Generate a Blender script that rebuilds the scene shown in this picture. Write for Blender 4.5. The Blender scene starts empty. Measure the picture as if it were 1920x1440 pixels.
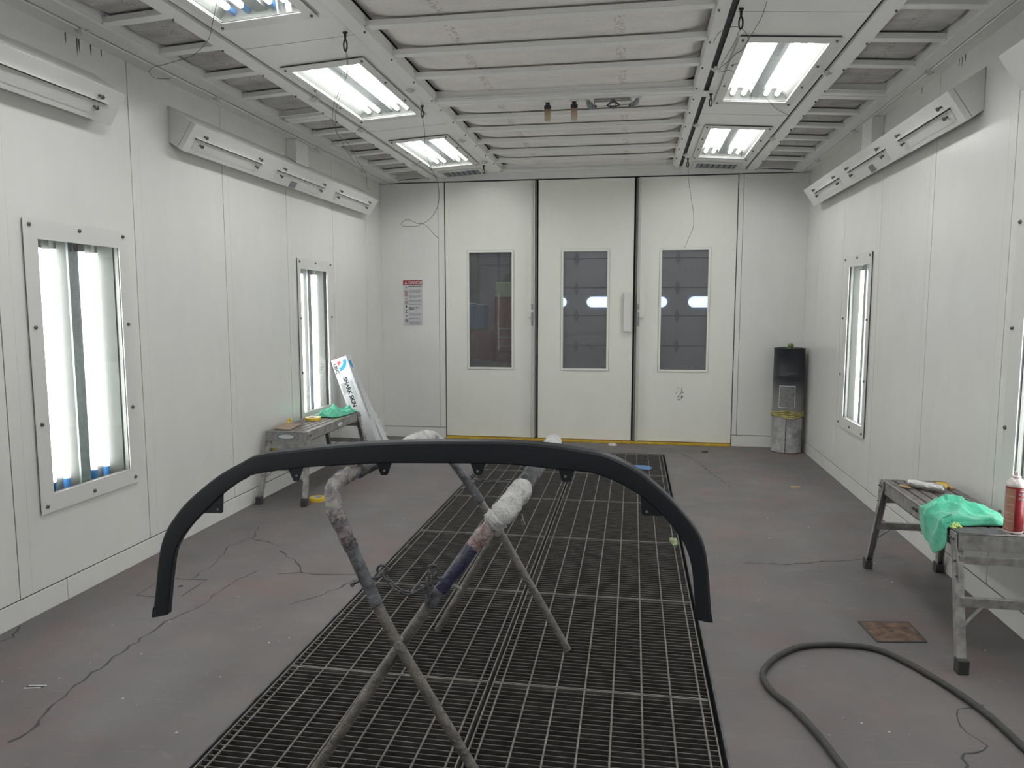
import bpy, bmesh, math, random
from mathutils import Vector, Matrix
random.seed(7)
R = math.radians
SC = bpy.context.scene
COL = SC.collection
# ------------------------------------------------------------------ camera, world, exposure
CAMH = 1.52
cam = bpy.data.cameras.new('camera'); cam.sensor_width = 36; cam.lens = 1386/1920*36; cam.clip_start = .05
co = bpy.data.objects.new('camera', cam); COL.objects.link(co)
co.location = (0, 0, CAMH); co.rotation_euler = (R(90-5.97), 0, R(9.3)); SC.camera = co
w = bpy.data.worlds.new('world'); SC.world = w; w.use_nodes = True
w.node_tree.nodes['Background'].inputs[0].default_value = (.9, .93, 1, 1)
w.node_tree.nodes['Background'].inputs[1].default_value = .20
SC.view_settings.view_transform = 'Standard'; SC.view_settings.look = 'None'
SC.view_settings.gamma = 1; SC.view_settings.use_curve_mapping = False
SC.view_settings.exposure = 1.52
TUBE = 9.5           # ceiling tube radiance
WTUBE = 6.0           # wall tube radiance

# ------------------------------------------------------------------ room numbers
XL, XR, YB, CX = -2.89, 1.795, 8.28, -0.548
YN = -1.6
WT = 2.918
def zc(x): return 3.01 - .065*max(0, abs(x-CX)-.93)

# ------------------------------------------------------------------ materials
def newmat(name):
    m = bpy.data.materials.new(name); m.use_nodes = True
    nt = m.node_tree; b = nt.nodes['Principled BSDF']
    return m, nt, b
def ramp(nt, src, stops):
    r = nt.nodes.new('ShaderNodeValToRGB')
    el = r.color_ramp.elements
    while len(el) < len(stops): el.new(.5)
    for e, (p, c) in zip(el, stops):
        e.position = p; e.color = tuple(c)+(1,) if len(c) == 3 else c
    nt.links.new(src, r.inputs[0]); return r.outputs[0]
def noise(nt, scale, detail=3, vec=None, rough=.5, dist=0):
    n = nt.nodes.new('ShaderNodeTexNoise'); n.inputs['Scale'].default_value = scale
    n.inputs['Detail'].default_value = detail; n.inputs['Roughness'].default_value = rough
    n.inputs['Distortion'].default_value = dist
    if vec: nt.links.new(vec, n.inputs['Vector'])
    return n.outputs['Fac']
def coords(nt, scale=(1, 1, 1), rot=(0, 0, 0)):
    g = nt.nodes.new('ShaderNodeNewGeometry'); mp = nt.nodes.new('ShaderNodeMapping')
    mp.inputs['Scale'].default_value = scale; mp.inputs['Rotation'].default_value = rot
    nt.links.new(g.outputs['Position'], mp.inputs[0]); return mp.outputs[0]
def mixc(nt, fac, a, b, mode='MIX'):
    n = nt.nodes.new('ShaderNodeMix'); n.data_type = 'RGBA'; n.blend_type = mode
    for i, v in ((0, fac), (6, a), (7, b)):
        if isinstance(v, (int, float)): n.inputs[i].default_value = v
        elif isinstance(v, tuple): n.inputs[i].default_value = v+(1,)
        else: nt.links.new(v, n.inputs[i])
    return n.outputs[2]
def bump(nt, b, h, strength=.2, dist=.01):
    n = nt.nodes.new('ShaderNodeBump'); n.inputs['Strength'].default_value = strength
    n.inputs['Distance'].default_value = dist
    nt.links.new(h, n.inputs['Height']); nt.links.new(n.outputs[0], b.inputs['Normal'])
def flat(name, c, rough=.5, metal=0, var=.12, sc=20, bmp=0, spec=.5, sheen=0):
    m, nt, b = newmat(name)
    f = noise(nt, sc, 4, coords(nt))
    lo = tuple(x*(1-var) for x in c); hi = tuple(min(1, x*(1+var)) for x in c)
    nt.links.new(ramp(nt, f, [(.3, lo), (.7, hi)]), b.inputs['Base Color'])
    b.inputs['Roughness'].default_value = rough; b.inputs['Metallic'].default_value = metal
    b.inputs['Specular IOR Level'].default_value = spec
    if sheen: b.inputs['Sheen Weight'].default_value = sheen
    if bmp: bump(nt, b, noise(nt, sc*4, 3, coords(nt)), bmp, .004)
    return m
def paint(name, c, rough, smudge=.10, spec=.5):
    m, nt, b = newmat(name)
    v = coords(nt, (1, 1, .45))
    f = noise(nt, 1.3, 4, v, .6)
    big = ramp(nt, f, [(0, tuple(x*(1-smudge*1.2) for x in c)), (1, tuple(min(.92, x*(1+smudge*.8)) for x in c))])
    d = ramp(nt, noise(nt, 7, 4, coords(nt, (1, 1, .4)), .6), [(0, (1, 1, 1)), (1, (.93, .93, .93))])
    nt.links.new(mixc(nt, 1.0, big, d, 'MULTIPLY'), b.inputs['Base Color'])
    b.inputs['Roughness'].default_value = rough
    b.inputs['Specular IOR Level'].default_value = spec
    return m
def emit(name, c, s):
    m = bpy.data.materials.new(name); m.use_nodes = True; nt = m.node_tree; nt.nodes.clear()
    e = nt.nodes.new('ShaderNodeEmission'); o = nt.nodes.new('ShaderNodeOutputMaterial')
    e.inputs[0].default_value = c+(1,); e.inputs[1].default_value = s
    nt.links.new(e.outputs[0], o.inputs[0]); return m
def glass(name, tint, rough=.02, dust=0):
    m = bpy.data.materials.new(name); m.use_nodes = True; nt = m.node_tree; nt.nodes.clear()
    t = nt.nodes.new('ShaderNodeBsdfTransparent'); t.inputs[0].default_value = tint+(1,)
    g = nt.nodes.new('ShaderNodeBsdfGlossy'); g.inputs['Roughness'].default_value = rough
    lw = nt.nodes.new('ShaderNodeLayerWeight'); pw = nt.nodes.new('ShaderNodeMath'); pw.operation = 'POWER'; pw.inputs[1].default_value = 5
    nt.links.new(lw.outputs['Facing'], pw.inputs[0])
    f = nt.nodes.new('ShaderNodeMath'); f.operation = 'MULTIPLY_ADD'; f.inputs[1].default_value = .93; f.inputs[2].default_value = .035
    nt.links.new(pw.outputs[0], f.inputs[0])
    mx = nt.nodes.new('ShaderNodeMixShader'); o = nt.nodes.new('ShaderNodeOutputMaterial')
    nt.links.new(f.outputs[0], mx.inputs[0]); nt.links.new(t.outputs[0], mx.inputs[1])
    nt.links.new(g.outputs[0], mx.inputs[2]); nt.links.new(mx.outputs[0], o.inputs[0])
    if dust:
        d = nt.nodes.new('ShaderNodeBsdfDiffuse'); d.inputs[0].default_value = (.55, .55, .54, 1)
        m2 = nt.nodes.new('ShaderNodeMixShader')
        nt.links.new(ramp(nt, noise(nt, 4, 6, coords(nt), .7), [(.3, (dust*.7,)*3), (.75, (dust*1.5,)*3)]), m2.inputs[0])
        nt.links.new(mx.outputs[0], m2.inputs[1]); nt.links.new(d.outputs[0], m2.inputs[2]); nt.links.new(m2.outputs[0], o.inputs[0])
    return m

M = {}
M['wall'] = paint('wall_paint', (.79, .79, .77), .26, .10)
M['door'] = paint('door_paint', (.82, .825, .76), .27, .06)
M['rodp'] = paint('rod_paint', (.56, .56, .52), .3, .08)
M['ceil'] = paint('ceiling_paint', (.86, .86, .845), .38, .06)
M['hood'] = paint('hood_paint', (.76, .76, .745), .42, .04)
M['frame'] = paint('lamp_frame_paint', (.73, .73, .715), .33, .05)
M['refl'] = flat('reflector_white', (.20, .21, .20), .5, 0, .03)
M['galv'] = flat('galvanised_steel', (.24, .27, .275), .45, .3, .15, 30)
M['gap'] = flat('dark_seam', (.06, .06, .065), .8)
M['gap2'] = flat('grey_seam', (.07, .07, .07), .8)
M['black'] = flat('black_plastic', (.016, .016, .020), .42, 0, .1)
M['tube'] = emit('fluorescent_tube', (1.0, .965, .965), TUBE)
M['wtube'] = emit('wall_fluorescent_tube', (1.0, .97, .975), WTUBE)
M['tubecap'] = flat('blue_tube_end', (.07, .26, .62), .4)
M['pane'] = glass('clear_pane', (.93, .95, .94), .03)
M['dpane'] = glass('dusty_tinted_pane', (.66, .67, .69), .03, .10)
M['screw'] = flat('screw_metal', (.16, .16, .17), .35, .8)
M['steel'] = flat('worn_aluminium', (.33, .325, .32), .42, .35, .28, 25, .3)
M['steeldark'] = flat('dark_worn_steel', (.11, .11, .12), .5, .4, .35, 20, .3)
M['slat'] = flat('grey_bench_tread', (.235, .215, .212), .55, .2, .25, 18, .2)
M['footrub'] = flat('dark_rubber', (.05, .05, .052), .7)
M['white'] = flat('white_card', (.60, .61, .63), .5, 0, .03)
M['ink'] = flat('black_ink', (.015, .015, .02), .6)
M['greyink'] = flat('grey_ink', (.22, .22, .23), .6)
M['cyan'] = flat('blue_print', (.015, .33, .70), .5)
M['redp'] = flat('red_print', (.72, .08, .10), .5)
M['dred'] = flat('danger_red', (.36, .02, .03), .5)
M['yellow'] = flat('yellow_tape', (.78, .55, .04), .5)
M['yline'] = flat('yellow_floor_line', (.52, .34, .03), .6, 0, .25, 12)
M['green'] = flat('green_microfibre', (.09, .50, .33), .95, 0, .14, 45, .9, .2, .4)
M['rust'] = flat('rusty_plate', (.155, .098, .070), .75, .1, .45, 22, .5)
M['card'] = flat('brown_cardboard', (.37, .27, .21), .8)
M['canred'] = flat('dark_red_can', (.28, .022, .03), .28, 0, .1)
M['cantan'] = flat('tan_can_label', (.42, .21, .15), .5)
M['canwhite'] = flat('can_dome', (.66, .60, .58), .35, .2)
M['hose'] = flat('black_rubber_hose', (.05, .049, .048), .55, 0, .2)
M['shoptile'] = flat('shop_grey', (.16, .165, .18), .7)
M['shopdoor'] = flat('garage_door_grey', (.33, .325, .32), .7)
M['shopred'] = flat('tool_cabinet_red', (.14, .03, .032), .4)
M['shopdark'] = flat('dark_car_paint', (.05, .052, .055), .4)
M['shopblue'] = flat('shop_blue', (.10, .17, .28), .5)
M['daylight'] = emit('daylit_frosted_window', (.42, .62, 1.0), 2.3)
M['tan'] = flat('tan_wood', (.50, .34, .17), .7)
M['silver'] = flat('crumpled_foil', (.52, .52, .53), .33, .85, .2, 25, .6)
M['leaf'] = flat('pale_green_scrap', (.32, .38, .22), .8)
M['bluetape'] = flat('blue_masking_tape', (.10, .22, .42), .7)
M['wire'] = flat('thin_dark_wire', (.10, .10, .10), .6)
M['lime'] = flat('lime_scrap', (.50, .68, .22), .7)
M['plast'] = flat('clear_plastic_wrap', (.62, .62, .60), .25, 0, .1, 40, .8)

def mat_floor():
    m, nt, b = newmat('painted_concrete_floor')
    v = coords(nt)
    a = ramp(nt, noise(nt, 1.1, 6, v, .62), [(.30, (.128, .118, .120)), (.55, (.160, .147, .147)), (.75, (.186, .167, .165))])
    red = ramp(nt, noise(nt, 2.3, 4, coords(nt, (1, 1, 1), (0, 0, .6)), .6), [(.52, (1, 1, 1)), (.70, (1.12, .93, .93))])
    a = mixc(nt, 1.0, a, red, 'MULTIPLY')
    sc = ramp(nt, noise(nt, 5.0, 8, coords(nt, (1, 4.5, 1), (0, 0, .5)), .75, 1.2), [(.56, (0, 0, 0)), (.72, (.42,)*3)])
    a = mixc(nt, sc, a, (.235, .215, .205))
    sp = ramp(nt, noise(nt, 70, 2, v), [(.72, (0, 0, 0)), (.78, (.5,)*3)])
    a = mixc(nt, sp, a, (.215, .20, .19))
    nt.links.new(a, b.inputs['Base Color'])
    nt.links.new(ramp(nt, noise(nt, 3, 5, v), [(.3, (.55,)*3), (.7, (.72,)*3)]), b.inputs['Roughness'])
    bump(nt, b, noise(nt, 6, 8, v, .65), .25, .01)
    return m
M['floor'] = mat_floor()
def mat_filter(name, c, dirt, cols):
    m, nt, b = newmat(name)
    v = coords(nt)
    a = ramp(nt, noise(nt, 60, 6, coords(nt, (1, 3, 1)), .7), [(.3, tuple(x*.88 for x in c)), (.7, tuple(min(1, x*1.08) for x in c))])
    a = mixc(nt, 1.0, a, ramp(nt, noise(nt, 2.2, 5, coords(nt, (1, 2.5, 1)), .7), [(.35, (1-dirt,)*3), (.65, (1, 1, 1))]), 'MULTIPLY')
    # faint brown printing running down the roll, in narrow columns
    sep = nt.nodes.new('ShaderNodeSeparateXYZ'); nt.links.new(v, sep.inputs[0])
    tot = None
    for x in cols:
        s = nt.nodes.new('ShaderNodeMath'); s.operation = 'COMPARE'; s.inputs[1].default_value = x; s.inputs[2].default_value = .028
        nt.links.new(sep.outputs[0], s.inputs[0])
        if tot:
            t = nt.nodes.new('ShaderNodeMath'); t.operation = 'ADD'; nt.links.new(tot, t.inputs[0]); nt.links.new(s.outputs[0], t.inputs[1]); tot = t.outputs[0]
        else: tot = s.outputs[0]
    n1 = ramp(nt, noise(nt, 9, 2, coords(nt, (8, 6, 1))), [(.53, (0, 0, 0)), (.56, (.42,)*3)])
    mm = nt.nodes.new('ShaderNodeMath'); mm.operation = 'MULTIPLY'
    nt.links.new(tot, mm.inputs[0]); nt.links.new(n1, mm.inputs[1])
    a = mixc(nt, mm.outputs[0], a, (.30, .21, .15))
    nt.links.new(a, b.inputs['Base Color']); b.inputs['Roughness'].default_value = 1
    b.inputs['Specular IOR Level'].default_value = .1
    bump(nt, b, noise(nt, 22, 6, coords(nt, (1, 3.0, 1)), .65), .55, .012)
    return m
M['filt'] = mat_filter('pink_grey_filter_fleece', (.92, .88, .86), .12, [-1.02, -.10])
M['filts'] = mat_filter('grey_side_filter_fleece', (.62, .605, .60), .35, [-2.44, 1.40])
def mat_pad(name, stops, sc):
    m, nt, b = newmat(name)
    v = coords(nt)
    nt.links.new(ramp(nt, noise(nt, sc, 5, v, .7, .5), stops), b.inputs['Base Color'])
    b.inputs['Roughness'].default_value = .38
    bump(nt, b, noise(nt, sc*1.6, 4, v, .6), .9, .02)
    return m
M['padp'] = mat_pad('purple_brown_tape_padding', [(.32, (.03, .028, .035)), (.48, (.12, .10, .115)), (.62, (.24, .19, .20)), (.74, (.50, .48, .50))], 20)
M['padw'] = mat_pad('white_grey_tape_padding', [(.30, (.20, .20, .21)), (.45, (.52, .52, .52)), (.68, (.72, .72, .71))], 22)
M['padg'] = mat_pad('oversprayed_tape_padding', [(.30, (.03, .03, .035)), (.45, (.17, .15, .16)), (.55, (.30, .28, .28)), (.66, (.20, .32, .12))], 16)
M['padd'] = mat_pad('dark_tape_padding', [(.35, (.02, .02, .025)), (.60, (.10, .10, .11)), (.72, (.30, .30, .31))], 16)
M['pipe'] = mat_pad('worn_grey_pipe', [(.32, (.12, .115, .11)), (.60, (.22, .20, .185)), (.74, (.36, .34, .31))], 14)
M['pipeb'] = mat_pad('blue_grey_pipe', [(.35, (.06, .065, .075)), (.6, (.14, .145, .16)), (.75, (.34, .34, .35))], 14)
M['pipen'] = mat_pad('navy_stained_pipe', [(.35, (.03, .03, .10)), (.55, (.06, .062, .10)), (.70, (.15, .15, .18))], 12)
M['padr'] = mat_pad('red_stained_padding', [(.35, (.26, .09, .085)), (.52, (.34, .26, .26)), (.70, (.50, .47, .47))], 18)
M['grate'] = flat('sooty_steel_grate', (.095, .090, .087), .5, .3, .3, 16)
M['rod'] = flat('scuffed_steel_rod', (.19, .18, .17), .45, .3, .3, 16)
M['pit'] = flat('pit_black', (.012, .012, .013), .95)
M['bumper'] = flat('satin_black_plastic', (.0125, .0155, .0215), .46, 0, .04, 8, 0, .45)

# ------------------------------------------------------------------ mesh helpers
def B(): return bmesh.new()
def hexa(bm, p):
    v = [bm.verts.new(q) for q in p]
    for f in ((0, 3, 2, 1), (4, 5, 6, 7), (0, 1, 5, 4), (1, 2, 6, 5), (2, 3, 7, 6), (3, 0, 4, 7)):
        bm.faces.new([v[i] for i in f])
    return v
def box(bm, x0, x1, y0, y1, z0, z1):
    return hexa(bm, [(x0, y0, z0), (x1, y0, z0), (x1, y1, z0), (x0, y1, z0), (x0, y0, z1), (x1, y0, z1), (x1, y1, z1), (x0, y1, z1)])
def cbox(bm, x0, x1, y0, y1, d0, d1):      # follows the ceiling slope; d = distance above the ceiling line
    a, b = zc(x0), zc(x1)
    return hexa(bm, [(x0, y0, a+d0), (x1, y0, b+d0), (x1, y1, b+d0), (x0, y1, a+d0), (x0, y0, a+d1), (x1, y0, b+d1), (x1, y1, b+d1), (x0, y1, a+d1)])
def bar(bm, p, q, wx, wy, up=(0, 0, 1)):    # rectangular bar between two points
    p, q = Vector(p), Vector(q); d = (q-p).normalized(); u = Vector(up)
    s = d.cross(u)
    if s.length < 1e-4: s = d.cross(Vector((0, 1, 0)))
    s.normalize(); t = s.cross(d).normalized()
    a, b = s*wx/2, t*wy/2
    hexa(bm, [p-a-b, p+a-b, p+a+b, p-a+b, q-a-b, q+a-b, q+a+b, q-a+b])
def tube(bm, pts, r, n=12, cap=True, closed=False):
    pts = [Vector(p) for p in pts]; rs = r if isinstance(r, (list, tuple)) else [r]*len(pts)
    N = len(pts); rings = []; nrm = None
    for i, p in enumerate(pts):
        if closed: t = pts[(i+1) % N]-pts[i-1]
        else: t = pts[min(i+1, N-1)]-pts[max(i-1, 0)]
        t.normalize()
        if nrm is None:
            nrm = t.orthogonal().normalized()
        else:
            nrm = (nrm-t*nrm.dot(t)).normalized()
        bn = t.cross(nrm)
        rings.append([bm.verts.new(p+(nrm*math.cos(2*math.pi*k/n)+bn*math.sin(2*math.pi*k/n))*rs[i]) for k in range(n)])
    for i in range(N-1 if not closed else N):
        a, b = rings[i], rings[(i+1) % N]
        for k in range(n):
            bm.faces.new((a[k], a[(k+1) % n], b[(k+1) % n], b[k]))
    if cap and not closed:
        bm.faces.new(list(reversed(rings[0]))); bm.faces.new(rings[-1])
def smoothpath(pts, sub=6):
    pts = [Vector(p) for p in pts]; out = []
    P = [pts[0]*2-pts[1]]+pts+[pts[-1]*2-pts[-2]]
    for i in range(1, len(P)-2):
        a, b, c, d = P[i-1:i+3]
        for k in range(sub):
            t = k/sub
            out.append(.5*((2*b)+(-a+c)*t+(2*a-5*b+4*c-d)*t*t+(-a+3*b-3*c+d)*t**3))
    out.append(pts[-1]); return out
def lathe(bm, prof, c, n=32):        # prof: (r, z) up the axis
    c = Vector(c); rings = []
    for r, z in prof:
        if r < 1e-6: rings.append([bm.verts.new(c+Vector((0, 0, z)))])
        else: rings.append([bm.verts.new(c+Vector((r*math.cos(2*math.pi*k/n), r*math.sin(2*math.pi*k/n), z))) for k in range(n)])
    for a, b in zip(rings, rings[1:]):
        for k in range(n):
            l = (k+1) % n
            if len(a) == 1 and len(b) == 1: continue
            if len(a) == 1: bm.faces.new((a[0], b[l], b[k]))
            elif len(b) == 1: bm.faces.new((a[k], a[l], b[0]))
            else: bm.faces.new((a[k], a[l], b[l], b[k]))
    if len(rings[0]) > 1: bm.faces.new(list(reversed(rings[0])))
    if len(rings[-1]) > 1: bm.faces.new(rings[-1])
def prism(bm, poly, ext):
    ext = Vector(ext); a = [bm.verts.new(p) for p in poly]; b = [bm.verts.new(Vector(p)+ext) for p in poly]
    n = len(a); bm.faces.new(a); bm.faces.new(list(reversed(b)))
    for i in range(n): bm.faces.new((a[i], b[i], b[(i+1) % n], a[(i+1) % n]))
def finish(bm):
    bmesh.ops.recalc_face_normals(bm, faces=bm.faces[:])
def mk(name, bm, mat, parent=None, smooth=False, bevel=0, origin=None):
    finish(bm)
    if parent is not None:
        off = Vector(parent['_w']) if '_w' in parent else Vector((0, 0, 0))
    else:
        if origin is None:
            vs = [v.co for v in bm.verts]
            origin = ((min(v.x for v in vs)+max(v.x for v in vs))/2, (min(v.y for v in vs)+max(v.y for v in vs))/2, min(v.z for v in vs))
        off = Vector(origin)
    bmesh.ops.translate(bm, verts=bm.verts[:], vec=-off)
    me = bpy.data.meshes.new(name); bm.to_mesh(me); bm.free()
    me.materials.append(M[mat] if isinstance(mat, str) else mat)
    if smooth:
        for p in me.polygons: p.use_smooth = True
        me.set_sharp_from_angle(angle=R(38))
    o = bpy.data.objects.new(name, me); COL.objects.link(o)
    if parent is not None: o.parent = parent
    else: o.location = off
    o['_w'] = tuple(off)
    if bevel:
        md = o.modifiers.new('bevel', 'BEVEL'); md.width = bevel; md.segments = 2; md.limit_method = 'ANGLE'
    return o
def tag(o, label, cat, group=None, kind=None):
    if label: o['label'] = label
    if cat: o['category'] = cat
    if group: o['group'] = group
    if kind: o['kind'] = kind
    return o
def thing(name, loc, label, cat, group=None):
    o = bpy.data.objects.new(name, None); COL.objects.link(o); o.location = loc; o['_w'] = tuple(loc)
    o.empty_display_size = .05
    return tag(o, label, cat, group)
def struct(o, label=None):
    o['kind'] = 'structure'
    if label: o['label'] = label; o['category'] = o.name.split('_')[0]
    return o
def kids(o): return [c for c in bpy.data.objects if c.parent == o]
def dup(root, d, label=None):
    def cp(o, par):
        c = o.copy(); COL.objects.link(c)
        if par: c.parent = par
        c['_w'] = tuple(Vector(o['_w'])+Vector(d))
        for k in kids(o): cp(k, c)
        return c
    r = cp(root, None); r.location = Vector(root.location)+Vector(d)
    if label: r['label'] = label
    return r
def text_bm(s, size, mtx, depth=0.0006, align='LEFT', bold=0.0, squash=1.0):
    cu = bpy.data.curves.new('t', 'FONT'); cu.body = s; cu.size = size; cu.align_x = align; cu.extrude = depth
    cu.offset = bold; cu.resolution_u = 3
    o = bpy.data.objects.new('t', cu); COL.objects.link(o)
    bpy.context.view_layer.update()
    me = bpy.data.meshes.new_from_object(o.evaluated_get(bpy.context.evaluated_depsgraph_get()))
    bm = bmesh.new(); bm.from_mesh(me)
    bpy.data.objects.remove(o); bpy.data.curves.remove(cu); bpy.data.meshes.remove(me)
    bmesh.ops.transform(bm, matrix=mtx @ Matrix.Diagonal((squash, 1, 1, 1)), verts=bm.verts[:])
    return bm
def frame_mtx(o, xd, yd):
    xd = Vector(xd).normalized(); yd = Vector(yd).normalized(); z = xd.cross(yd)
    m = Matrix((xd, yd, z)).transposed().to_4x4(); m.translation = Vector(o); return m

# ------------------------------------------------------------------ floor with pit
GX0, GX1, GY1 = -1.415, .325, 7.67
bm = B()
for a in ((XL-.1, GX0-.02, YN-.1, 8.6), (GX1+.02, XR+.1, YN-.1, 8.6), (GX0-.02, GX1+.02, YN-.1, -.12), (GX0-.02, GX1+.02, GY1+.02, 8.6)):
    box(bm, *a, -.15, 0)
floor = struct(mk('floor', bm, 'floor', origin=(0, 0, 0)), 'grey painted concrete floor with cracks around the grated pit')
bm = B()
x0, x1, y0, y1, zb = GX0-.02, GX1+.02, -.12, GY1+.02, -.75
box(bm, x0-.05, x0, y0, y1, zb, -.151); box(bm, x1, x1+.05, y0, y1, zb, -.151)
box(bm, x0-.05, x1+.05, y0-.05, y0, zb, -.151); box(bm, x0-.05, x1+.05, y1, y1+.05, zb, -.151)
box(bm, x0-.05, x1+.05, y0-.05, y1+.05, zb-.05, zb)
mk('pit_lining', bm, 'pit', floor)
bm = B()   # steel angle lining the pit edge
box(bm, x0, x0+.008, y0, y1, -.07, .001); box(bm, x1-.008, x1, y0, y1, -.07, .001)
box(bm, x0, x1, y1-.008, y1, -.07, .001)
box(bm, x0, x0+.03, y0, y1, -.075, -.066); box(bm, x1-.03, x1, y0, y1, -.075, -.066); box(bm, x0, x1, y1-.03, y1, -.075, -.066)
mk('pit_edge_angle', bm, 'steeldark', floor)
bm = B()   # centre support beam under the joint of the two grate columns
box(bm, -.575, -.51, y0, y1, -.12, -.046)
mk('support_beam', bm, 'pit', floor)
# cracks, as the broken lines they are
def crack(pts, w0=.006, w1=.004, j=.012):
    out = []
    for (a, b) in zip(pts, pts[1:]):
        a = Vector(a+(0,)); b = Vector(b+(0,)); n = max(2, int((b-a).length/.035))
        for k in range(n):
            t = k/n; s = Vector((-(b-a).y, (b-a).x, 0)).normalized()
            out.append(a.lerp(b, t)+s*random.uniform(-j, j)*(1 if 0 < k else 0))
    out.append(Vector(pts[-1]+(0,)))
    bm = B(); prev = None
    for i, p in enumerate(out):
        t = out[min(i+1, len(out)-1)]-out[max(i-1, 0)]; s = Vector((-t.y, t.x, 0)).normalized()
        ww = (w0+(w1-w0)*i/len(out))*random.uniform(.25, 1.3)
        v = (bm.verts.new(p-s*ww/2+Vector((0, 0, .0008))), bm.verts.new(p+s*ww/2+Vector((0, 0, .0008))))
        if prev: bm.faces.new((prev[0], v[0], v[1], prev[1]))
        prev = v
    mk('floor_crack', bm, 'gap', floor)
CR = [
 [(-2.14, 2.13), (-2.12, 2.20), (-2.17, 2.35), (-2.20, 2.52), (-2.205, 2.80), (-2.22, 3.13), (-2.16, 3.31), (-2.17, 3.50), (-2.165, 3.68), (-2.12, 3.85)],
 [(-2.42, 3.68), (-2.44, 3.95), (-2.52, 4.20), (-2.46, 4.45), (-2.55, 4.66)],
 [(-2.46, 4.40), (-2.33, 4.36), (-2.20, 4.28)],
 [(-2.16, 4.20), (-1.97, 4.02), (-1.85, 3.86), (-1.60, 3.87), (-1.47, 3.90)],
 [(-1.44, 3.96), (-1.52, 3.76), (-1.62, 3.55), (-1.72, 3.42)],
 [(-1.85, 3.86), (-1.98, 3.82)],
 [(-2.88, 2.98), (-2.80, 2.86), (-2.85, 2.72)],
 [(.52, 7.75), (.66, 7.30), (.72, 6.90), (.80, 6.55), (.83, 6.30)],
 [(.67, 4.44), (.95, 4.46), (1.15, 4.55), (1.34, 4.60), (1.62, 4.72)],
 [(1.35, 2.95), (1.24, 2.90), (1.20, 2.78), (1.24, 2.66), (1.14, 2.60), (1.10, 2.50), (1.13, 2.40), (1.02, 2.36)],
]
for c in CR: crack(c, .013, .008)
crack([(-2.57, 3.405), (-2.45, 3.40)], .008, .008, .001); crack([(-2.33, 3.43), (-2.33, 3.67)], .008, .010, .001)
crack([(-2.33, 3.67), (-2.42, 3.66), (-2.58, 3.66)], .012, .012, .004); crack([(-2.575, 3.41), (-2.58, 3.66)], .006, .004, .001)
# paler tyre smears
def floormark(name, polys, mat):
    bm = B()
    for p in polys: bm.faces.new([bm.verts.new((x, y, .0006)) for x, y in p])
    return mk(name, bm, mat, floor)

# ------------------------------------------------------------------ grates
def make_grate():
    g = thing('floor_grate', (-.541-.0, 1.85, 0), 'x', 'grate', 'steel floor grates over the pit')
    X0, X1, Y0, Y1 = GX0, -.557, 1.85, 1.85+.966
    n = 32; ps = .966/n
    bm = B()
    for i in range(1, n): box(bm, X0+.004, X1-.004, Y0+i*ps-.0023, Y0+i*ps+.0023, -.040, -.002)
    mk('bearing_bars', bm, 'grate', g)
    bm = B()
    xs = [X0+.036+k*.1122 for k in range(8)]
    for x in xs:
        pts = [(x, Y0+.004+k*(.958/48), -.0035) for k in range(49)]
        tube(bm, pts, [.0046 if k % 2 else .0036 for k in range(49)], 6)
    mk('cross_rods', bm, 'rod', g)
    bm = B()
    box(bm, X0, X0+.005, Y0, Y1, -.042, 0); box(bm, X1-.005, X1, Y0, Y1, -.042, 0)
    box(bm, X0+.005, X1-.005, Y0, Y0+.006, -.042, 0); box(bm, X0+.005, X1-.005, Y1-.006, Y1, -.042, 0)
    mk('grate_frame', bm, 'rod', g)
    return g
GL = {}
rows = ['nearest the bottom edge of the photo', 'second from the front, under the stand\'s near feet', 'third from the front, under the stand\'s far feet',
        'fourth from the front', 'fifth from the front', 'sixth and last, next to the doors']
rowL = ['frontmost floor grate of the left column, at the bottom of the photo',
        'second floor grate from the front in the left column',
        'third floor grate from the front in the left column',
        'fourth floor grate from the front in the left column',
        'fifth floor grate from the front in the left column, under the black bumper lip',
        'last floor grate of the left column, nearest the doors']
rowR = ['frontmost floor grate of the right column, at the bottom of the photo',
        'second floor grate from the front in the right column',
        'third floor grate from the front, right column, under the far stand foot',
        'fourth floor grate from the front, right column, with a pale green scrap on it',
        'fifth floor grate from the front in the right column',
        'last floor grate of the right column, with blue tape on it, nearest the doors']
g0 = make_grate(); g0['label'] = rowL[0]
for c, rw in ((0, rowL), (1, rowR)):
    for r_ in range(6):
        if c == 0 and r_ == 0: continue
        dup(g0, (c*.875, r_*.970, 0), rw[r_])
dup(g0, (0, -.97, 0), 'floor grate of the left column below the photo edge'); dup(g0, (.875, -.97, 0), 'floor grate of the right column below the photo edge')
dup(g0, (0, -1.94, 0), 'floor grate of the left column behind the viewer'); dup(g0, (.875, -1.94, 0), 'floor grate of the right column behind the viewer')

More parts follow.
